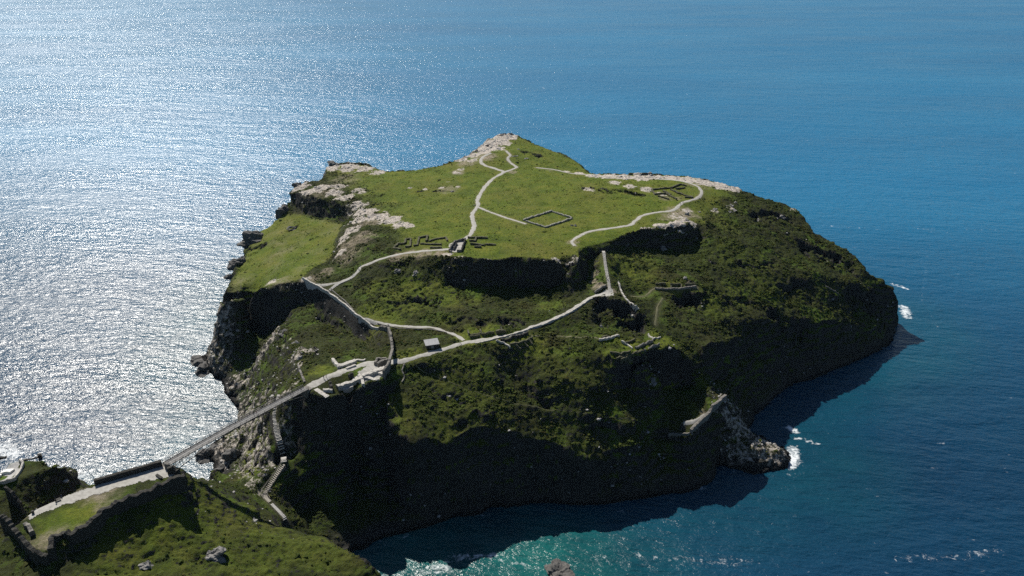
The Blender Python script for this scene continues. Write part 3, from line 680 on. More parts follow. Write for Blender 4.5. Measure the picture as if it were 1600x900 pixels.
# ------------------------------------------------------------------ footpaths
def ribbon(key, name, mat, width, wob=.34, lift=.10, fade=True):
    C = PW[key]; n = len(C); T = np.gradient(C[:, :2], axis=0); T /= np.linalg.norm(T, axis=1)[:, None]+1e-9
    Nn = np.stack([-T[:, 1], T[:, 0]], 1); k = 5; V = []; F = []
    s = np.arange(n)*.6
    wl = width*(1+wob*perlin(s/4.0, s*0+3.3+len(key))*1.5+wob*.6*perlin(s/1.3, s*0+8)); wr = width*(1+wob*perlin(s/4.5, s*0+13.3+len(key))*1.5+wob*.6*perlin(s/1.2, s*0+28))
    for i in range(n):
        for j in range(k):
            f = j/(k-1)*2-1; off = (wl[i] if f > 0 else wr[i])*f
            p = C[i, :2]+Nn[i]*off; V.append((p[0], p[1], float(gz(*p))+lift*(1 if abs(f) < .9 else .25)))
    for i in range(n-1):
        for j in range(k-1): F.append((i*k+j, (i+1)*k+j, (i+1)*k+j+1, i*k+j+1))
    o = mk(name, V, F, mat, smooth=True); o['kind'] = 'structure'; return o
for key in ('centre', 'loop', 'garden', 'north', 'west', 'main', 'edge'): ribbon(key, 'footpath', M['path'], PATHS[key][1]*{'main': .8, 'edge': .5}.get(key, .68))
for key in ('west2', 'low', 'wall'): ribbon(key, 'footpath', M['path'], PATHS[key][1])
for key in ('thin', 'slope', 'sitec', 'gully'): ribbon(key, 'trodden_path', M['earth'], PATHS[key][1]*(.3 if key == 'slope' else .75))
ribbon('yard', 'footpath', M['path'], 1.9)
def ground_patch(name, poly_px, mat, lift=.08, cell=1.0):
    P = [hit(a, b)[:2] for a, b in poly_px]; A = np.array(P); V = []; F = []; idx = {}
    x0, y0 = A.min(0); x1, y1 = A.max(0)
    xs = np.arange(x0, x1+cell, cell); ys = np.arange(y0, y1+cell, cell); gx_, gy_ = np.meshgrid(xs, ys)
    ins = in_poly(P, gx_+perlin(gx_/2.5, gy_/2.5)*.9, gy_+perlin(gx_/2.5+9, gy_/2.5+4)*.9)
    def vid(r, c):
        if (r, c) not in idx: idx[(r, c)] = len(V); V.append((xs[c], ys[r], float(gz(xs[c], ys[r]))+lift))
        return idx[(r, c)]
    for r in range(len(ys)-1):
        for c in range(len(xs)-1):
            if ins[r, c] and ins[r+1, c] and ins[r, c+1] and ins[r+1, c+1]: F.append((vid(r, c), vid(r, c+1), vid(r+1, c+1), vid(r+1, c)))
    if F:
        o = mk(name, V, F, mat); o['kind'] = 'structure'
ground_patch('gravel_terrace', [(37,808),(58,793),(100,776),(150,758),(254,727),(268,732),(276,744),(245,751),(215,755),(185,764),(150,774),(105,789),(66,803),(46,816)], M['path'], .09, .5)
ground_patch('gravel_terrace', [(925,463),(940,456),(957,450),(960,463),(945,467)], M['path'], .1, .6)
ground_patch('gravel_terrace', [(700,382),(722,372),(728,382),(720,394),(702,395)], M['path'], .1, .7)
ground_patch('gravel_terrace', [(575,570),(600,562),(606,580),(590,597),(560,602),(552,592)], M['path'], .08, .5)
ground_patch('gravel_terrace', [(-25,755),(-20,722),(30,722),(34,735),(12,752)], M['slab'], .1, .8)

# ------------------------------------------------------------------ footbridge
def build_bridge():
    A = at(259, 725.5, 57.3); B = at(478, 606.5, 57.3); d = (B-A)[:2]; Ln = np.linalg.norm(d); d /= Ln; n = np.array([-d[1], d[0]])
    r = thing('footbridge', A, 'long slender steel footbridge with slate deck joining the mainland to the island', 'footbridge')
    def pt(s, o, z): return (A[0]+d[0]*s+n[0]*o, A[1]+d[1]*s+n[1]*o, A[2]+z+.5*math.sin(math.pi*s/Ln))
    W = 1.75; K = 46
    V = []; F = []
    for half in ((0, Ln/2-.08), (Ln/2+.08, Ln)):
        V, F = [], []
        for i in range(K//2+1):
            s = half[0]+(half[1]-half[0])*i/(K//2)
            V += [pt(s, -W, 0), pt(s, W, 0), pt(s, W, -.22), pt(s, -W, -.22)]
        for i in range(K//2):
            a, b = i*4, i*4+4
            for k in range(4): F.append((a+k, a+(k+1) % 4, b+(k+1) % 4, b+k))
        F += [(3, 2, 1, 0), (K//2*4, K//2*4+1, K//2*4+2, K//2*4+3)]
        mk('deck', V, F, M['deck'], r)
    for sgn in (-1, 1):
        V, F = [], []
        for i in range(K):
            s0, s1 = Ln*i/K, Ln*(i+1)/K; o = sgn*(W+.06)
            beam_vf(pt(s0, o, 1.15), pt(s1, o, 1.15), .12, .12, V, F); beam_vf(pt(s0, o, .62), pt(s1, o, .62), .05, .05, V, F); beam_vf(pt(s0, o, .1), pt(s1, o, .1), .1, .25, V, F)
            for f in (.2, .4, .6, .8): beam_vf(pt(s0+(s1-s0)*f, o, .05), pt(s0+(s1-s0)*f, o, 1.15), .035, .035, V, F)
        rl = mk('railing', V, F, M['steel'], r); pm = None
        for i in range(0, K+1, 2):
            c_ = pt(Ln*i/K, sgn*(W+.15), -.2)
            if pm is None:
                V, F = box_vf((0, 0, 0), .12, .12, 1.42); pm = bpy.data.meshes.new('post'); pm.from_pydata(V, [], F); pm.materials.append(M['steel'])
            po = link(bpy.data.objects.new('post', pm)); po.parent = rl; po.location = tuple(np.array(c_)-np.array(A))
        V, F = [], []
        def depth(s): t = abs(s-Ln/2)/(Ln/2); return -.45-4.1*t**1.7
        for i in range(K): beam_vf(pt(Ln*i/K, sgn*W*.8, depth(Ln*i/K)), pt(Ln*(i+1)/K, sgn*W*.8, depth(Ln*(i+1)/K)), .22, .22, V, F)
        ch = mk('bottom_chord', V, F, M['steel'], r)
        V, F = [], []
        for i in range(0, K, 2):
            s = Ln*i/K; s2 = Ln*(i+2)/K
            beam_vf(pt(s, sgn*W*.8, -.2), pt(s, sgn*W*.8, depth(s)), .13, .13, V, F)
            if i < K//2: beam_vf(pt(s, sgn*W*.8, depth(s)), pt(s2, sgn*W*.8, -.2), .09, .09, V, F)
            else: beam_vf(pt(s, sgn*W*.8, -.2), pt(s2, sgn*W*.8, depth(s2)), .09, .09, V, F)
        mk('truss_strut', V, F, M['steel'], r)
    for s, nm in ((-.6, 'abutment'), (Ln+.6, 'abutment')):
        c = pt(s, 0, -6.0); V, F = box_vf(c, 3.0, 4.2, 5.75, math.atan2(d[1], d[0]), .05); mk(nm, V, F, M['slate'], r)
    return A, B, pt, Ln
BR_A, BR_B, br_pt, BR_L = build_bridge()

# ------------------------------------------------------------------ walls and ruins
def wall(name, px, h, t, mat, label, cat='wall', jag=.25, step=.9, z=None, group=None):
    pts = gpx(px) if z is None else [at(a, b, z) for a, b in px]
    V, F = wall_vf(pts, h, t, jag, step, None if z is None else True)
    return tag(mk(name, V, F, mat), label, cat, group)
def ruin(name, label, pieces, mat, h=.7, t=.8, jag=.3, cat='ruin', group=None):
    allp = [hit(a, b) for pc in pieces for a, b in pc[0]]; r = thing(name, mid(allp), label, cat, group)
    for pc in pieces:
        hh = pc[1] if len(pc) > 1 else h; tt = pc[2] if len(pc) > 2 else t; mm = pc[3] if len(pc) > 3 else mat
        V, F = wall_vf(gpx(pc[0]), hh, tt, jag, .8); mk('wall', V, F, mm, r)
    return r
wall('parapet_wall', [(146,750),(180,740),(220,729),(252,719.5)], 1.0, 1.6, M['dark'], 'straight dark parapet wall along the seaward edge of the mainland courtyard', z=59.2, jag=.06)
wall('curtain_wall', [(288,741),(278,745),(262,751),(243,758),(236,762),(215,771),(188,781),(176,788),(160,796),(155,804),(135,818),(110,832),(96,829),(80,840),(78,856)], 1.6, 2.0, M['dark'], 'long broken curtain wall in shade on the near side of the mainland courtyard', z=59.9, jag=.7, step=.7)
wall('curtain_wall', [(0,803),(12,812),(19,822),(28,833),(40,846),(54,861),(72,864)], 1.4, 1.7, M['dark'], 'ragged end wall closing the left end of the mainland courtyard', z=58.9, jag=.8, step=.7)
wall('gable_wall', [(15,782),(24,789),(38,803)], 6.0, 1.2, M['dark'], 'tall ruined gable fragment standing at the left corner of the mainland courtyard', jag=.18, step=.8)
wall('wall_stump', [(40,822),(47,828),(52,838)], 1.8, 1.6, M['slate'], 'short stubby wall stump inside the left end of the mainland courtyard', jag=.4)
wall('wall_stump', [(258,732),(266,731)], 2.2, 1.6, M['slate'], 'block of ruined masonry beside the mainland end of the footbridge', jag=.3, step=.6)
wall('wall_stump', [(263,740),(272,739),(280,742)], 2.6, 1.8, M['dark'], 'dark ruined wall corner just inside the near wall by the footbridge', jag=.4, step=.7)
# stone bench slab and rail
def bench(px, rz, label):
    c = hit(*px); r = thing('stone_bench', c, label, 'bench')
    V, F = box_vf((c[0], c[1], c[2]+.42), 3.6, 1.0, .25, rz, .03); mk('seat', V, F, M['dark'], r)
    for k in (-1.2, 1.2):
        V, F = box_vf((c[0]+math.cos(rz)*k, c[1]+math.sin(rz)*k, c[2]-.1), .5, .8, .53, rz); mk('leg', V, F, M['slate'], r)
bench((249,746), math.radians(-35), 'dark slab bench on the pale gravel near the footbridge end')
def rail(px, label):
    P = gpx(px); r = thing('timber_railing', P[0], label, 'railing'); D = densify(P, 2.2)
    V, F = [], []
    for a, b in zip(D[:-1], D[1:]):
        za, zb = float(gz(a[0], a[1])), float(gz(b[0], b[1]))
        for h in (.55, 1.05): beam_vf((a[0], a[1], za+h), (b[0], b[1], zb+h), .08, .1, V, F)
    mk('rail', V, F, M['dtimber'], r)
    for a in D:
        V, F = box_vf((a[0], a[1], float(gz(a[0], a[1]))-.3), .14, .14, 1.45); mk('post', V, F, M['dtimber'], r)
rail([(100,774),(120,767),(141,759)], 'dark post and rail fence along the gravel edge of the mainland courtyard')
def picnic(px, label):
    c = hit(*px); r = thing('picnic_table', c, label, 'table'); rz = .7; ca, sa = math.cos(rz), math.sin(rz)
    V, F = box_vf((c[0], c[1], c[2]+.72), 1.9, .8, .07, rz); mk('tabletop', V, F, M['dtimber'], r)
    for k in (-.75, .75):
        V, F = box_vf((c[0]-sa*k, c[1]+ca*k, c[2]+.43), 1.9, .3, .06, rz); mk('seat', V, F, M['dtimber'], r)
    for k in (-.7, .7):
        V, F = [], []
        for s_ in (-1, 1): beam_vf((c[0]+ca*k-sa*s_*.75, c[1]+sa*k+ca*s_*.75, c[2]-.02), (c[0]+ca*k-sa*s_*.2, c[1]+sa*k+ca*s_*.2, c[2]+.75), .09, .09, V, F)
        beam_vf((c[0]+ca*k-sa*.8, c[1]+sa*k+ca*.8, c[2]+.4), (c[0]+ca*k+sa*.8, c[1]+sa*k-ca*.8, c[2]+.4), .08, .08, V, F); mk('leg', V, F, M['dtimber'], r)
picnic((91,783), 'dark timber picnic table on the gravel beside the courtyard lawn')
def litter_bin(px, label):
    c = hit(*px); V, F = [], []; n = 10; prof = ((.28, 0), (.33, .1), (.36, .85), (.4, .9), (.4, 1.05), (.3, 1.15), (.05, 1.22))
    for rr, z in prof:
        for k in range(n): a = k*2*math.pi/n; V.append((c[0]+rr*1.3*math.cos(a), c[1]+rr*1.3*math.sin(a), c[2]+z*1.1))
    for i in range(len(prof)-1):
        for k in range(n): F.append((i*n+k, i*n+(k+1) % n, (i+1)*n+(k+1) % n, (i+1)*n+k))
    F.append([(len(prof)-1)*n+k for k in range(n)]); tag(mk('litter_bin', V, F, M['dtimber']), label, 'bin')
litter_bin((52,803), 'small dark bin at the left end of the courtyard gravel')
# upper ward on the far headland
r = thing('walled_terrace', hit(15, 740), 'pale walled terrace with white low walls on the headland at the left edge', 'terrace')
for px, h, t, m in (([(-30,725),(0,722),(32,722),(37,726)], 1.6, .9, M['pale']), ([(37,726),(33,736),(24,750),(8,756),(-20,764)], 1.3, .9, M['pale']), ([(36,720),(50,717),(62,714)], 2.2, 1.4, M['dark']), ([(4,741),(20,738)], 1.2, 2.4, M['render']), ([(-15,733),(6,730)], 1.4, 2.2, M['render']), ([(-20,748),(0,747)], 1.2, 2.0, M['render'])):
    V, F = wall_vf(gpx(px), h, t, .2, .9); mk('wall', V, F, m, r)
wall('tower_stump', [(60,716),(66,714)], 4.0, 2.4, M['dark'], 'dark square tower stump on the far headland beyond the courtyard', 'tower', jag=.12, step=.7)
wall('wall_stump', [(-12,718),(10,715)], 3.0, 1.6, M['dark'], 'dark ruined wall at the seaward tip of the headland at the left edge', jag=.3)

# island courtyard: hall ruins and gate wall
ruin('ruined_hall', 'broad pale broken walls of a ruined hall on the cliff edge by the island courtyard', [
    ([(527,608),(540,604),(556,598)], 1.5, 2.2), ([(552,597),(568,591)], 1.2, 3.4), ([(566,591),(580,586),(602,578)], 1.5, 2.6), ([(560,588),(575,592),(590,597)], 1.1, 2.0), ([(583,580),(600,587)], 1.3, 2.0),
    ([(536,611),(552,607)], 1.4, 1.4), ([(516,602),(519,612)], 2.4, 1.3, M['dark']), ([(505,612),(520,614)], 1.6, 1.3), ([(545,592),(552,588)], 1.8, 1.2, M['dark']), ([(568,603),(566,594)], 1.0, 1.4), ([(590,574),(606,568)], 2.6, 1.6, M['slate'])], M['pale'], jag=.35)
ruin('ruined_range', 'low pale wall stumps on the lawn side of the island courtyard path', [
    ([(520,564),(530,576)], 1.3, 1.6), ([(530,574),(543,570),(556,566)], 1.1, 2.4), ([(552,565),(571,564)], 1.0, 1.2), ([(541,577),(556,572)], .7, 1.2), ([(586,571),(590,564),(604,564)], 1.8, 1.2, M['slate'])], M['pale'], jag=.3)
r = thing('gate_wall', hit(612, 560), 'tall curtain wall with an arched gateway between island courtyard and hillside', 'wall')
for px, h in (([(594,516),(607,517)], 2.4), ([(607,517),(611,532),(613,545),(614,557)], 3.6), ([(609,573),(606,582),(600,592)], 3.8)):
    V, F = wall_vf(gpx(px), h, 1.3, .15, .7); mk('wall', V, F, M['slate'], r)
a, b = hit(614, 557), hit(609, 573); V, F = [], []
NA = 10
for i in range(NA+1):
    t = i/NA; p = a+(b-a)*t; zt = max(a[2], b[2])+4.0; zb = min(zt-.6, max(a[2], b[2])+1.4+1.7*math.sin(math.pi*t))
    dn = np.array([b[1]-a[1], a[0]-b[0]]); dn /= np.linalg.norm(dn)
    for o_, z_ in ((-.62, zb), (.62, zb), (.62, zt), (-.62, zt)): V.append((p[0]+dn[0]*o_, p[1]+dn[1]*o_, z_+random.uniform(-.05, .05)))
for i in range(NA):
    for k in range(4): F.append((i*4+k, i*4+(k+1) % 4, i*4+4+(k+1) % 4, i*4+4+k))
F += [(3, 2, 1, 0), (NA*4, NA*4+1, NA*4+2, NA*4+3)]; mk('arch', V, F, M['slate'], r)
wall('curtain_wall', [(473,436),(485,443),(500,451),(514,459),(528,469),(542,480),(558,495),(575,506),(592,515)], 1.1, .9, M['pale'], 'long low pale wall stepping down the cliff edge above the courtyard', jag=.35)
wall('curtain_wall', [(517,452),(528,462),(540,472),(552,485)], .5, .5, M['slate'], 'thin inner stone edging beside the stepped cliff-edge wall', jag=.4)
wall('wall_stump', [(466,572),(470,583),(476,598)], .8, 1.0, M['slate'], 'broken low wall on the outer edge of the courtyard lawn', jag=.6)
wall('field_wall', [(632,570),(628,580),(632,590),(628,598)], .5, .6, M['slate'], 'short stone edging dropping from the path just beyond the arched gateway', jag=.4)
# shelter
def shelter():
    c = at(673, 546.5, 0); c = hit(674, 545); rz = math.radians(17); ca, sa = math.cos(rz), math.sin(rz); Wd, Dp = 6.6, 4.4
    c = np.array([c[0], c[1]+Dp/2, 0]); c[2] = min(float(gz(c[0]+dx*ca-dy*sa, c[1]+dx*sa+dy*ca)) for dx in (-3.3, 3.3) for dy in (-2.2, 2.2))
    r = thing('shelter_hut', c, 'small dark hut with a pale sloping roof beside the main path', 'hut')
    def p(dx, dy, z): return (c[0]+dx*ca-dy*sa, c[1]+dx*sa+dy*ca, c[2]+z)
    def slab(nm, q, th, m):
        V = [p(*k) for k in q]+[p(k[0], k[1], k[2]+th) for k in q]; F = [(3, 2, 1, 0), (4, 5, 6, 7), (0, 1, 5, 4), (1, 2, 6, 5), (2, 3, 7, 6), (3, 0, 4, 7)]; return mk(nm, V, F, m, r)
    h0, h1 = 2.35, 3.0
    slab('wall', [(-3.1, 1.85, -.5), (3.1, 1.85, -.5), (3.1, 2.05, -.5), (-3.1, 2.05, -.5)], h1+.42, M['dtimber'])
    for sx in (-3.1, 2.9): 
        V = [p(sx, -2, -.5), p(sx+.2, -2, -.5), p(sx+.2, 1.84, -.5), p(sx, 1.84, -.5), p(sx, -2, h0), p(sx+.2, -2, h0), p(sx+.2, 1.84, h1-.05), p(sx, 1.84, h1-.05)]
        mk('wall', V, [(3, 2, 1, 0), (4, 5, 6, 7), (0, 1, 5, 4), (1, 2, 6, 5), (2, 3, 7, 6), (3, 0, 4, 7)], M['dtimber'], r)
    slab('wall', [(-2.9, -2, -.5), (-.7, -2, -.5), (-.7, -1.85, -.5), (-2.9, -1.85, -.5)], h0+.45, M['dtimber']); slab('wall', [(.7, -2, -.5), (2.9, -2, -.5), (2.9, -1.85, -.5), (.7, -1.85, -.5)], h0+.45, M['dtimber'])
    dr = slab('door', [(-.68, -1.95, 0), (.68, -1.95, 0), (.68, -1.88, 0), (-.68, -1.88, 0)], 2.1, M['timber'])
    V, F = box_vf(p(.5, -2.0, 1.0), .06, .08, .22, rz); mk('handle', V, F, M['steel'], r).parent = dr
    slab('roof', [(-3.5, -2.5, h0-.02), (3.5, -2.5, h0-.02), (3.5, 2.5, h1+.08), (-3.5, 2.5, h1+.08)], .16, M['roof'])
    slab('floor', [(-2.9, -1.8, -.3), (2.9, -1.8, -.3), (2.9, 1.8, -.3), (-2.9, 1.8, -.3)], .35, M['slab'])
shelter()
# stairs
def stair(name, key, width, rise, mat, label, rails=0, start=0, end=None, post=M['dtimber']):
    C = PW[key][start:end]; r = thing(name, (C[0, 0], C[0, 1], float(gz(C[0, 0], C[0, 1]))), label, 'stairs')
    acc = 0; last = None; zs = [float(gz(a, b)) for a, b in C[:, :2]]
    seg = np.linalg.norm(np.diff(C[:, :2], axis=0), axis=1); cum = np.concatenate([[0], np.cumsum(seg)]); n = max(6, int(cum[-1]/.62)); n = min(n, 75)
    for i in range(n):
        s = cum[-1]*(i+.5)/n; x = np.interp(s, cum, C[:, 0]); y = np.interp(s, cum, C[:, 1]); x2 = np.interp(s+.3, cum, C[:, 0]); y2 = np.interp(s+.3, cum, C[:, 1])
        if abs(x2-x)+abs(y2-y) < 1e-6: x2, y2 = 2*x-np.interp(s-.3, cum, C[:, 0]), 2*y-np.interp(s-.3, cum, C[:, 1])
        rz = math.atan2(y2-y, x2-x); z = float(gz(x, y)); V, F = box_vf((x, y, z-.25), cum[-1]/n*.94, width*random.uniform(.9, 1.1), .25+rise, rz, .03); mk('step', V, F, mat, r)
    if rails:
        D = densify(C[::3], 2.0)
        for sd in ((-1, 1) if rails == 2 else (1,)):
            T = np.gradient(D[:, :2], axis=0); T /= np.linalg.norm(T, axis=1)[:, None]+1e-9; Q = D[:, :2]+np.stack([-T[:, 1], T[:, 0]], 1)*sd*(width/2+.15)
            V, F = [], []
            for a, b in zip(Q[:-1], Q[1:]):
                za, zb = float(gz(*a)), float(gz(*b))
                for h in (.6, 1.1): beam_vf((*a, za+h), (*b, zb+h), .07, .09, V, F)
                beam_vf((*a, za-.3), (*a, za+1.15), .1, .1, V, F)
            mk('handrail', V, F, post, r)
    return r
stair('stone_steps', 'su', 2.4, .12, M['pale'], 'winding pale stone steps climbing the rocky shoulder under the footbridge', 1)
nlo = len(PW['sd']); cut = int(nlo*.62)
stair('timber_stairs', 'sd', 2.3, .16, M['timber'], 'straight timber stairway with handrails dropping to the neck below the footbridge', 2, 0, cut, M['timber'])
stair('stone_steps', 'sd', 2.0, .14, M['slab'], 'short lowest flight of pale steps on the mainland side of the neck', 2, cut+1, None)
stair('stone_steps', 'stair', 1.6, .12, M['pale'], 'steep pale stone steps climbing to the plateau from the bend of the main path', 0)
stair('stone_steps', 'west', 2.2, .12, M['slab'], 'short pale step flight where the western paths fork', 0, len(PW['west'])-26, None)
# small flight at the near corner of the island courtyard
PW['yd'] = smooth_line([tuple(hit(a, b)) for a, b in ((493,608),(502,614),(512,621))], .5)
stair('stone_steps', 'yd', 2.0, .18, M['pale'], 'few pale steps at the near corner of the island courtyard beside the footbridge end', 0)
# plateau and terrace foundations
ruin('ruined_chapel', 'small roofless stone chapel ruin at the path fork on the plateau edge', [([(702,394),(711,379)], 1.8, .9), ([(711,379),(727,376)], 1.5, .9), ([(727,376),(721,394)], 1.8, .9, M['dark']), ([(702,394),(706,395)], 1.3, .8), ([(714,394),(721,394)], 1.3, .8), ([(706,387),(713,388)], .8, .6), ([(709,392),(714,382)], 1.2, .6, M['dark'])], M['slate'], cat='ruin')
ruin('house_foundations', 'grid of low turf-topped house foundations left of the chapel ruin', [([(615,389),(622,382),(633,381)],), ([(633,381),(634,375),(642,374)],), ([(642,374),(641,386)],), ([(646,385),(652,384),(655,372)],), ([(655,372),(670,370)],), ([(668,370),(666,378)],), ([(657,382),(690,383)],), ([(670,378),(682,374)],), ([(682,374),(697,372),(699,377)],), ([(615,389),(626,391)],), ([(633,387),(641,386)],), ([(672,388),(690,388)],)], M['mossy'], 1.0, 1.2)
ruin('house_foundations', 'few low turf-topped foundation walls right of the chapel ruin', [([(731,372),(762,373)],), ([(733,377),(741,377)],), ([(735,382),(757,384)],), ([(758,383),(775,383)],), ([(741,387),(752,387)],), ([(744,373),(742,378)],)], M['mossy'], 1.0, 1.2)
r = thing('walled_garden', mid(gpx([(817,345),(862,331),(894,342),(853,356)])), 'diamond shaped low walled enclosure in the middle of the plateau grass', 'enclosure')
cs = [(817,345),(862,331),(894,342),(853,356)]
for i in range(4):
    a, b = gpx([cs[i], cs[(i+1) % 4]]); 
    if i == 3: b = b+(a-b)*.14
    V, F = wall_vf([a, b], .9, 1.25, .45, .6); mk('wall', V, F, M['enclosure'], r)
ruin('house_foundations', 'cluster of low foundation walls inside the loop of the northern path', [([(1018,297),(1050,294)],), ([(1050,294),(1062,289),(1072,291)],), ([(1056,296),(1070,294)],), ([(1025,304),(1040,303),(1057,312)],), ([(1036,299),(1048,305)],), ([(1060,302),(1075,308),(1083,309)],), ([(1048,297),(1060,303)],), ([(1018,297),(1024,305)],), ([(1070,309),(1082,310)],), ([(1028,307),(1045,312)],)], M['mossy'], 1.0, 1.2)
ruin('terrace_walls', 'low foundation walls on the bright terrace above the main path', [([(731,519),(733,524)], 1.2), ([(734,528),(750,525)],), ([(750,517),(753,524)], 1.2), ([(753,524),(772,521)], 1.0), ([(775,521),(790,519)], 1.4, 1.4), ([(782,513),(785,518)], 1.2), ([(735,524),(752,520)], .5)], M['mossy'], .8, .8)
ruin('terrace_walls', 'low foundation walls and turf banks just below the main path', [([(782,532),(805,528),(825,522)], 1.3, 1.2, M['dark']), ([(797,540),(815,536),(832,530)], 1.2, 1.0), ([(806,541),(814,547)], .8), ([(820,538),(826,544)], .8), ([(826,531),(832,540)], .9), ([(775,534),(788,537),(797,545)], .7, .7, M['pale'])], M['mossy'], .8, .8)
ruin('terrace_walls', 'parallel ruined walls and cells on the bright green shelf above the dark gully', [([(936,533),(950,530),(967,526)], 1.1, .9, M['pale']), ([(940,529),(966,524)], .9), ([(971,534),(980,540),(988,546)], .8, .7, M['pale']), ([(993,546),(1006,540),(1020,534)], 1.5, .9, M['slate']), ([(1006,552),(1018,546),(1030,540)], 1.5, .9, M['slate']), ([(953,551),(970,556),(985,550)], .7), ([(963,561),(980,557),(1010,552)], .8), ([(970,566),(990,562),(1010,561)], .9), ([(975,557),(978,566)], .7), ([(988,551),(992,561)], .7), ([(1002,553),(1004,561)], .7), ([(1013,523),(1020,531),(1032,528)], .7, .7, M['pale']), ([(977,537),(992,532)], 1.0)], M['mossy'], .8, .8)
ruin('terrace_walls', 'long retaining wall with house footings on the narrow terrace right of the steps', [([(1023,452),(1040,453),(1060,453),(1088,449)], 1.0, .9, M['slate']), ([(1024,445),(1040,445)], 1.1), ([(1047,446),(1063,446)], 1.1), ([(1070,446),(1086,446)], 1.1), ([(1048,452),(1049,446)], .9), ([(1064,446),(1065,452)], .9)], M['mossy'], .9, .8)
wall('rubble_wall', [(966,442),(969,452),(973,461),(980,470),(990,478),(998,484),(992,490),(987,496)], .8, .8, M['pale'], 'curving line of pale wall stones running over the dark crag below the steps', jag=.6, step=.7)
wall('sea_wall', [(1133,622),(1124,631),(1110,645),(1098,657),(1088,667),(1079,677)], 2.0, 1.5, M['slate'], 'straight battlemented sea wall dropping across the lowest grassy ledge', jag=.18, step=.8)
wall('sea_wall', [(1077,680),(1066,682),(1054,681),(1044,681)], 1.2, .9, M['slate'], 'broken lower return of the sea wall along the dark cliff edge', jag=.5, step=.8)
wall('rubble_wall', [(742,537),(768,532),(806,522),(849,508),(870,499),(892,488),(912,475),(926,466)], .55, .7, M['pale'], 'long low revetment of pale stones edging the rising main path', jag=.5, step=.8)
wall('rubble_wall', [(929,459),(938,453),(947,447)], 1.1, .8, M['slate'], 'short wall at the sharp bend of the main path below the steps', jag=.2)
wall('rubble_wall', [(590,506),(618,513),(650,515),(676,516),(698,521)], .45, .5, M['slate'], 'thin stone edging along the lower hillside path above the hut', jag=.5)
wall('rubble_wall', [(1290,448),(1303,455),(1310,459)], .8, .8, M['slate'], 'short lone wall fragment on the scrubby north-east slope', jag=.4)

# ------------------------------------------------------------------ rocks
def rock_vf(c, rx, ry, rz_, seed, amp=.45, sub=3, rot=0.0):
    bm = bmesh.new(); bmesh.ops.create_icosphere(bm, subdivisions=sub, radius=1.0); P = np.array([v_.co[:] for v_ in bm.verts]); F = [[v_.index for v_ in f.verts] for f in bm.faces]; bm.free()
    o = seed*7.31
    n = vnoise3(P[:, 0]*1.3+o, P[:, 1]*1.3+o, P[:, 2]*2.2+o)*amp+vnoise3(P[:, 0]*3.1+o, P[:, 1]*3.1-o, P[:, 2]*5+o)*amp*.45+vnoise3(P[:, 0]*7+o, P[:, 1]*7-o, P[:, 2]*9+o)*amp*.2
    P = P*(1+n[:, None]); P[:, 2] = np.where(P[:, 2] > 0, np.floor(P[:, 2]*4.5)/4.5*.45+P[:, 2]*.55, P[:, 2])
    ca, sa = math.cos(rot), math.sin(rot); x = P[:, 0]*rx; y = P[:, 1]*ry
    return np.stack([c[0]+x*ca-y*sa, c[1]+x*sa+y*ca, c[2]+P[:, 2]*rz_], 1), F
def rock(name, px, size, label, mat, cat='rock', sea=False, amp=.75, sub=3, rot=0.0, sink=.25, group=None):
    c = at(px[0], px[1], 0) if sea else hit(*px)
    V, F = rock_vf((c[0], c[1], c[2]-size[2]*sink*(.3 if sea else 1)), *size, seed=int(px[0]+px[1]), amp=amp, sub=sub, rot=rot); return tag(mk(name, V, F, mat, smooth=False), label, cat, group)
rock('sea_rock', (872,896), (4.6, 4.4, 3.0), 'jagged grey rock standing in turquoise water at the bottom edge', M['rock'], sea=True, sub=4)
rock('sea_rock', (309,565), (5, 4, 3), 'dark rock awash off the western cove cliff', M['rock'], sea=True)
rock('sea_rock', (322,578), (4, 6, 3.5), 'dark ragged reef against the foot of the western cliff', M['rock'], sea=True)
rock('sea_rock', (361,434), (3.5, 2.5, 2.5), 'small dark islet peeping out beyond the western grass ledge', M['rock'], sea=True)
rock('sea_rock', (330,712), (5, 4.5, 4.5), 'broken rock at the water edge under the footbridge', M['rock'], sea=True, sub=4)
rock('sea_rock', (350,735), (4.5, 3.5, 3.5), 'low rock on the cove shore just below the bridge shadow', M['rock'], sea=True)
rock('rock_crag', (370,712), (5, 4, 5.5), 'fractured grey crag rising from the cove below the footbridge', M['rock'], sub=4)
rock('rock_crag', (335,866), (3.6, 2.4, 2.2), 'pale lichened crag jutting from the mainland grass slope', M['boulder'], sub=4)
rock('rock_crag', (228,884), (1.8, 1.4, 1.2), 'small pale outcrop on the mainland slope near the bottom edge', M['boulder'])
rock('boulder', (894,353), (1.1, .9, .9), 'pale boulder beside the right corner of the walled enclosure', M['boulder']); rock('boulder', (899,353), (.9, .8, .8), 'smaller boulder beside the pale one near the walled enclosure', M['boulder'])
rock('rock_crag', (520,258), (7, 5, 3.2), 'dark headed rock knob at the western tip of the plateau', M['rock'], sub=4)
rock('rock_crag', (466,289), (3.2, 3, 3), 'square rock tooth on the western cliff top', M['rock']); rock('rock_crag', (441,332), (4.5, 4, 5), 'dark rock tooth on the skyline below the western cliff', M['rock'])
rock('rock_crag', (392,376), (7, 6, 5), 'dark rock knob on the outer edge of the western grass ledge', M['rock'], sub=4); rock('rock_crag', (375,412), (5, 6, 4), 'lower dark rock knob where the grass ledge meets the sea', M['rock'], sub=4)
rock('rock_crag', (458,360), (4, 3, 2), 'small dark outcrop in the middle of the western grass ledge', M['rock'])
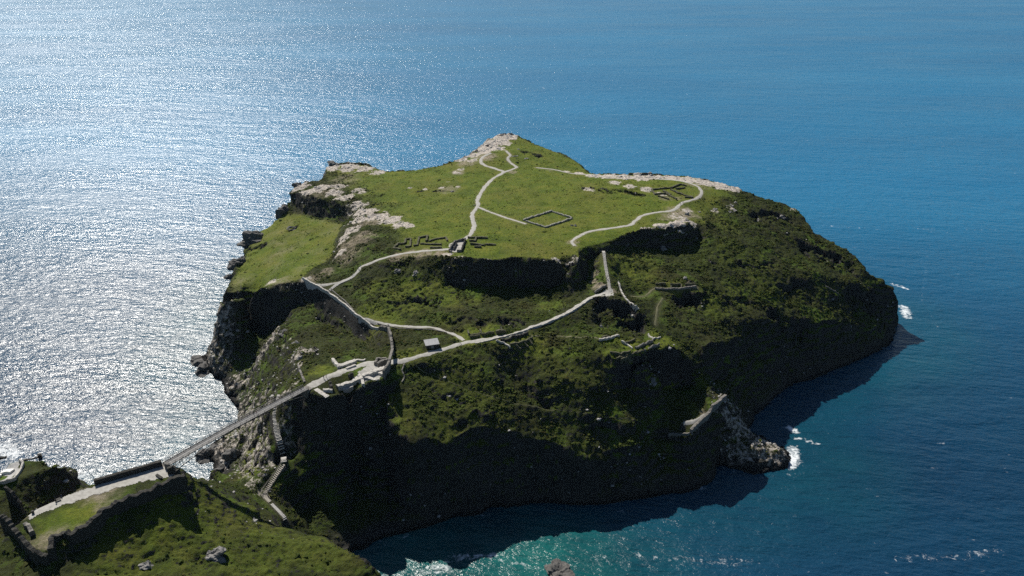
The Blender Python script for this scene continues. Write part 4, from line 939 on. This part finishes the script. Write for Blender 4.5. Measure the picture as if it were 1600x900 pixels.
for i, (p, sz, lb) in enumerate([((1143,322), (3, 2, 1.6), 'upper cluster boulder below the end of the rocky rim path'), ((1150,317), (2.2, 1.8, 1.5), 'boulder just above the cluster below the rim path end'), ((1117,327), (2.6, 1.8, 1.4), 'round boulder on the grass right of the path loop'), ((1140,331), (3, 2.2, 1.6), 'lower boulder in the scrub right of the path loop'), ((1148,329), (2.2, 2, 1.5), 'split pale boulder below the cluster right of the path loop'),
    ((1092,331), (2.0, 1.6, 1.2), 'small boulder nearest the right side of the path loop'), ((1073,335), (2.2, 2.2, 2.2), 'stacked pale rock on the brow above the shaded cliff'), ((1073,345), (2.6, 2.2, 2.2), 'pale rock at the very corner of the shaded cliff top'),
    ((1185,345), (2.4, 2, 1.6), 'pale stone at the left end of the upper slope crag'), ((1222,340), (3, 2, 1.8), 'pale stone at the right end of the upper slope crag'), ((1034,388), (3, 2.4, 3), 'tall grey rock in the hollow under the shaded cliff'), ((1071,436), (2.6, 2, 2.2), 'pale rock above the narrow terrace wall'),
    ((620,424), (2.8, 2, 2), 'pale rock on the rough slope under the western path'), ((648,428), (3, 2, 2.2), 'larger pale rock left of the great shaded cliff'), ((810,233), (2.4, 2, 1.5), 'rock in the upper grass of the summit knoll'), ((805,244), (3, 2, 1.7), 'rock beside the small loop path near the summit'), ((822,248), (2.6, 2, 1.5), 'rock on the right flank of the summit knoll'),
    ((762,228), (4, 3, 2.0), 'weathered rock on the left shoulder of the pale summit'), ((745,236), (4, 3, 2.0), 'weathered rock lower down the left shoulder of the summit'), ((730,245), (3.5, 2.6, 1.8), 'lowest rock of the stepped left shoulder of the summit'), ((785,211), (4, 2.6, 1.6), 'topmost rock on the pale summit'),
    ((707,299), (1.8, 1.4, 1.0), 'dark rock under the worn bank left of the central path'), ((742,321), (1.4, 1.2, 1.0), 'small rock beside the fork of the central path'), ((990,494), (2.4, 2.2, 1.6), 'pale rock heap on top of the dark crag below the steps'), ((940,512), (2, 1.6, 1.8), 'pale rock at the foot of the dark crag by the thin path'), ((1020,596), (2.6, 2, 3), 'grey rock rib inside the dark gully'), ((462,536), (3, 2.4, 2.4), 'pale rock on the grassy spur left of the courtyard'), ((470,560), (3, 2.6, 2.6), 'rock on the rim of the courtyard lawn'), ((445,520), (4, 3, 3), 'rock head at the tip of the grassy spur'),
    ((425,766), (2, 1.6, 1.6), 'rock beside the foot of the timber stairway')]):
    rock('boulder', p, tuple(k*.72 for k in sz), lb, M['boulder'] if sz[0] < 3.1 else M['rock'], 'boulder', amp=.75, sink=.45, rot=i*1.3)

# ------------------------------------------------------------------ people
def cloth(name, c): return simple_mat(name, tuple(k*.8 for k in c), c, 6, .9, 0)
SKIN = cloth('skin', (.45, .28, .2)); HAIR = cloth('dark_hair', (.04, .03, .02))
def person_mesh(key, top, leg, pose):
    bm = bmesh.new()
    if pose == 'walk': LJ = [((.1, .0, .92), (.11, .2, .5), (.11, .28, .06)), ((-.1, 0, .92), (-.11, -.1, .5), (-.11, -.36, .1))]; AJ = [((.2, 0, 1.4), (.27, -.12, 1.14), (.26, -.02, .9)), ((-.2, 0, 1.4), (-.27, .12, 1.14), (-.25, .28, .96))]; hip = .95
    else: LJ = [((.1, 0, .92), (.12, .02, .5), (.13, 0, .06)), ((-.1, 0, .92), (-.12, .02, .5), (-.14, 0, .06))]; AJ = [((.2, 0, 1.4), (.28, -.03, 1.14), (.27, .1, .92)), ((-.2, 0, 1.4), (-.28, -.03, 1.14), (-.24, .14, .95))]; hip = .95
    verts = [(0, 0, hip), (0, 0, 1.2), (0, 0, 1.43), (0, .01, 1.53), (0, .02, 1.64), (0, .02, 1.74)]; rad = [.15, .14, .14, .06, .1, .075]; edges = [(0, 1), (1, 2), (2, 3), (3, 4), (4, 5)]
    for J in LJ:
        b = len(verts); verts += [*J, (J[2][0], J[2][1]+.17, J[2][2]-.03)]; rad += [.1, .07, .05, .045]; edges += [(0, b), (b, b+1), (b+1, b+2), (b+2, b+3)]
    for J in AJ:
        b = len(verts); verts += [*J, (J[2][0], J[2][1]+.05, J[2][2]-.1)]; rad += [.065, .05, .04, .04]; edges += [(2, b), (b, b+1), (b+1, b+2), (b+2, b+3)]
    me = bpy.data.meshes.new('sk'); me.from_pydata(verts, edges, []); o = link(bpy.data.objects.new('sk', me))
    md = o.modifiers.new('s', 'SKIN')
    for i, v_ in enumerate(me.skin_vertices[0].data): v_.radius = (rad[i], rad[i]*(.75 if i < 3 else 1)); v_.use_root = (i == 0)
    sb = o.modifiers.new('d', 'SUBSURF'); sb.levels = 1; sb.render_levels = 1
    dg = bpy.context.evaluated_depsgraph_get(); out = bpy.data.meshes.new_from_object(o.evaluated_get(dg)); out.name = 'person'
    bpy.data.objects.remove(o); bpy.data.meshes.remove(me)
    out.materials.clear()
    for m in (SKIN, top, leg, HAIR): out.materials.append(m)
    for p in out.polygons:
        c = p.center; p.use_smooth = True
        if c.z > 1.68 or (c.z > 1.58 and c.y < 0.0): p.material_index = 3
        elif c.z > 1.5: p.material_index = 0
        elif c.z > .98 or (abs(c.x) > .19 and c.z > .93): p.material_index = 1
        elif abs(c.x) > .2 and c.z > .7: p.material_index = 0
        else: p.material_index = 2
    return out
CL = {n: cloth(n+'_cloth', c) for n, c in dict(navy=(.02, .03, .08), black=(.015, .015, .016), red=(.35, .03, .03), white=(.65, .64, .6), grey=(.15, .15, .16), blue=(.06, .14, .3), denim=(.05, .07, .12), khaki=(.2, .16, .1)).items()}
PM = {}
def person(pos, rz, top, leg, pose, label):
    k = (top, leg, pose)
    if k not in PM: PM[k] = person_mesh('p', CL[top], CL[leg], pose)
    o = link(bpy.data.objects.new('person', PM[k])); o.location = pos; o.rotation_euler = (0, 0, rz); s = random.uniform(.96, 1.06); o.scale = (s, s, s)
    tag(o, label, 'person', 'visitors on the headland')
def gp(px, lift=.1): h = hit(*px); return (h[0], h[1], float(gz(h[0], h[1]))+lift)
for px, rz, t, l, ps, lb in [((772,229), 1, 'navy', 'denim', 'stand', 'person in navy standing at the left of the group on the pale summit'), ((776,228), 2, 'red', 'black', 'stand', 'person in red among the group on the pale summit'), ((780,229), 4, 'black', 'grey', 'stand', 'person in black at the right of the group on the pale summit'), ((784,226), .5, 'white', 'denim', 'walk', 'person in white walking on the pale summit'),
    ((1078,278), 0, 'black', 'black', 'stand', 'person in black standing on the far rocky rim'), ((1112,284), 1, 'navy', 'denim', 'stand', 'person in navy standing at the right end of the rocky rim'), ((1115,285), 3, 'grey', 'black', 'walk', 'person in grey beside another on the right end of the rocky rim'), ((1063,320), 2, 'blue', 'khaki', 'walk', 'person in blue walking on the right bend of the path loop'), ((1067,318), 2, 'black', 'denim', 'walk', 'person in black walking behind on the right bend of the path loop'),
    ((564,418), 1, 'white', 'black', 'walk', 'person in white walking up the western path'), ((560,421), 1, 'navy', 'grey', 'walk', 'person in navy following up the western path'), ((471,433), 0, 'black', 'denim', 'stand', 'person in black at the outer corner of the stepped wall'), ((719,537), 5, 'white', 'navy', 'walk', 'person in white walking on the main path beyond the hut'), ((506,592), 1, 'black', 'denim', 'stand', 'person in black standing on the island courtyard path'), ((510,590), 2, 'navy', 'black', 'stand', 'person in navy standing beside another on the island courtyard path'),
    ((88,786), 1, 'black', 'black', 'stand', 'person in black standing left of the picnic table'), ((97,779), 3, 'navy', 'denim', 'stand', 'person in navy standing right of the picnic table'), ((214,767), 2, 'black', 'grey', 'stand', 'person in black standing by the near wall of the mainland courtyard'), ((948,437), 1, 'grey', 'denim', 'walk', 'person in grey climbing the steep plateau steps')]:
    person(gp(px), rz, t, l, ps, lb)
for f, o_, rz, t, l, lb in [(.955, -.6, -.6, 'black', 'denim', 'person in black on the footbridge nearest the island end'), (.9, .7, -.6, 'navy', 'black', 'person in navy on the footbridge near the island end'), (.875, -.3, 2.4, 'grey', 'denim', 'person in grey on the footbridge third from the island end'), (.60, .5, 2.4, 'black', 'black', 'person in black crossing the middle of the footbridge'), (.61, -.5, 2.4, 'red', 'denim', 'person in red crossing the middle of the footbridge')]:
    person(br_pt(BR_L*f, o_, .01), rz, t, l, 'walk', lb)

# ------------------------------------------------------------------ scrub, tussocks and scree (uncountable)
def scatter(name, pts, scl, mat, label, cat, sub=1, squash=.7, nz=.35):
    me = bpy.data.meshes.new(name); me.vertices.add(len(pts)); me.vertices.foreach_set('co', np.asarray(pts, np.float32).ravel())
    a = me.attributes.new('size', 'FLOAT', 'POINT'); a.data.foreach_set('value', np.asarray(scl, np.float32)); me.update()
    o = link(bpy.data.objects.new(name, me)); o['kind'] = 'stuff'; o['label'] = label; o['category'] = cat
    ng = bpy.data.node_groups.new(name, 'GeometryNodeTree'); ng.interface.new_socket('Geometry', in_out='INPUT', socket_type='NodeSocketGeometry'); ng.interface.new_socket('Geometry', in_out='OUTPUT', socket_type='NodeSocketGeometry')
    nn = ng.nodes; lk = ng.links; gi = nn.new('NodeGroupInput'); go = nn.new('NodeGroupOutput')
    ico = nn.new('GeometryNodeMeshIcoSphere'); ico.inputs['Radius'].default_value = 1; ico.inputs['Subdivisions'].default_value = sub+1
    sp = nn.new('GeometryNodeSetPosition'); nz_ = nn.new('ShaderNodeTexWhiteNoise'); nz_.noise_dimensions = '3D'; ps = nn.new('GeometryNodeInputPosition'); lk.new(ps.outputs[0], nz_.inputs['Vector'])
    sub_ = nn.new('ShaderNodeVectorMath'); sub_.operation = 'SUBTRACT'; sub_.inputs[1].default_value = (.5, .5, .5); lk.new(nz_.outputs['Color'], sub_.inputs[0])
    ml = nn.new('ShaderNodeVectorMath'); ml.operation = 'SCALE'; ml.inputs['Scale'].default_value = nz*2; lk.new(sub_.outputs[0], ml.inputs[0])
    lk.new(ico.outputs['Mesh'], sp.inputs['Geometry']); lk.new(ml.outputs[0], sp.inputs['Offset'])
    tr = nn.new('GeometryNodeTransform'); tr.inputs['Scale'].default_value = (1, 1, squash); lk.new(sp.outputs[0], tr.inputs['Geometry'])
    sm = nn.new('GeometryNodeSetMaterial'); sm.inputs['Material'].default_value = mat; lk.new(tr.outputs[0], sm.inputs['Geometry'])
    iop = nn.new('GeometryNodeInstanceOnPoints'); lk.new(gi.outputs[0], iop.inputs['Points']); lk.new(sm.outputs[0], iop.inputs['Instance'])
    rv = nn.new('FunctionNodeRandomValue'); rv.data_type = 'FLOAT_VECTOR'; rv.inputs[0].default_value = (-.3, -.3, 0); rv.inputs[1].default_value = (.3, .3, 6.28); lk.new(rv.outputs[0], iop.inputs['Rotation'])
    na = nn.new('GeometryNodeInputNamedAttribute'); na.data_type = 'FLOAT'; na.inputs['Name'].default_value = 'size'; lk.new(na.outputs['Attribute'], iop.inputs['Scale'])
    lk.new(iop.outputs[0], go.inputs[0]); md = o.modifiers.new('scatter', 'NODES'); md.node_group = ng
    me.materials.append(mat); return o
def scrub_mat():
    m, nt, b = new_mat('heather_and_bracken'); v = texco(nt); oi = nt.nodes.new('ShaderNodeObjectInfo')
    c = ramp(nt, oi.outputs['Random'], [(0, (.02, .03, .008)), (.4, (.04, .055, .012)), (.7, (.06, .076, .016)), (.88, (.055, .045, .018)), (1, (.09, .115, .02))])
    wp = nt.nodes.new('ShaderNodeNewGeometry').outputs['Position']
    c = mix(nt, maprange(nt, noise(nt, wp, .035, 4, .6), .42, .66), c, mix(nt, .7, c, (.085, .115, .018)))
    c = mix(nt, maprange(nt, noise(nt, wp, .06, 3, .6, .4), .52, .7), c, mix(nt, .6, c, (.055, .042, .018)))
    c = mix(nt, maprange(nt, noise(nt, v, 4.0, 5, .7), .35, .65), mix(nt, .45, c, (.008, .012, .004)), c)
    nt.links.new(c, b.inputs['Base Color']); b.inputs['Roughness'].default_value = .95; b.inputs['Specular IOR Level'].default_value = .08
    bump(nt, noise(nt, v, 5, 4, .7), 1.0, .3, b); return m
sl1 = np.hypot(gx1, gy1)
dens = LAND*(Z > 5)*np.where((GY < 262) & (GX < -40), .16, 1.0)*(1-C_B*.985)*(1-sstep(.9, 1.6, sl1))*sstep(1.6, 3.5, PD)*(1-C_R)*(1-cg*.6)*(1-np.clip(C_G, 0, 1))*(1-(yard_i | yard_m | yard_u))*(.06+1.2*sstep(-.05, .5, fbm(GX, GY, 12, 4, .6, 21.0)))
def pick(dens, n):
    p = np.maximum(dens.ravel().astype(float), 0); p /= p.sum(); k = rng.choice(len(p), n, replace=False, p=p)
    x = GX.ravel()[k]+rng.uniform(-.3, .3, n); y = GY.ravel()[k]+rng.uniform(-.3, .3, n); return x, y, gz(x, y)
x, y, z = pick(dens, 38000); sc = np.clip(rng.lognormal(-1.08, .45, len(x)), .15, 1.25)
scatter('heather_scrub', np.stack([x, y, z], 1), sc, scrub_mat(), 'dark green heather and bracken scrub covering the slopes', 'scrub', 1, .62, .32)
ed = sstep(.8, 1.4, sl1)*(Z > 2)*LAND*.12+cg*.3*LAND*(Z > 1)+C_R*sstep(.35, .8, C_R)*LAND
ed = ed*sstep(1.0, 2.0, PD)
x, y, z = pick(ed*(fbm_edge > -.1), 4200); sc = np.clip(rng.lognormal(-.9, .5, len(x)), .15, 1.6)
scatter('scree', np.stack([x, y, z], 1), sc*.8, rock_mat('bleached_scree', .2, .5), 'loose pale stones and broken rock strewn on the bare ground', 'rubble', 1, .6, .25)
x, y, z = pick(mown*(1-C_R)*sstep(1.5, 3, PD)*LAND*sstep(.1, .6, fbm(GX, GY, 10, 4, .6, 33.0)), 6500); sc = np.clip(rng.lognormal(-1.25, .35, len(x)), .12, .6)
def tuss():
    m, nt, b = new_mat('tussock_grass'); oi = nt.nodes.new('ShaderNodeObjectInfo')
    nt.links.new(ramp(nt, oi.outputs['Random'], [(0, (.035, .06, .006)), (.6, (.07, .1, .01)), (1, (.12, .125, .022))]), b.inputs['Base Color']); b.inputs['Roughness'].default_value = .95; b.inputs['Specular IOR Level'].default_value = .08; return m
scatter('tussock_grass', np.stack([x, y, z], 1), sc, tuss(), 'low grass tussocks dotted over the plateau turf', 'grass', 1, .5, .3)
for o in scene.objects:
    if '_o' in o: del o['_o']

# ------------------------------------------------------------------ sea air
def build_haze():
    bm = bmesh.new(); bmesh.ops.create_cube(bm, size=1.0)
    for v_ in bm.verts: v_.co = Vector((v_.co.x*70000, v_.co.y*70000, -9.0 if v_.co.z < 0 else 262.0))
    me = bpy.data.meshes.new('haze'); bm.to_mesh(me); bm.free()
    m = bpy.data.materials.new('sea_air'); m.use_nodes = True; nt = m.node_tree; nt.nodes.clear()
    pv = nt.nodes.new('ShaderNodeVolumePrincipled'); pv.inputs['Color'].default_value = (.5, .78, 1.0, 1); pv.inputs['Density'].default_value = 1.2e-5; pv.inputs['Anisotropy'].default_value = .2
    o = nt.nodes.new('ShaderNodeOutputMaterial'); nt.links.new(pv.outputs[0], o.inputs['Volume']); me.materials.append(m)
    ob = bpy.data.objects.new('haze', me); COL.objects.link(ob); ob['kind'] = 'stuff'; ob['label'] = 'thin pale blue haze over the distant sea'; ob['category'] = 'haze'
build_haze()
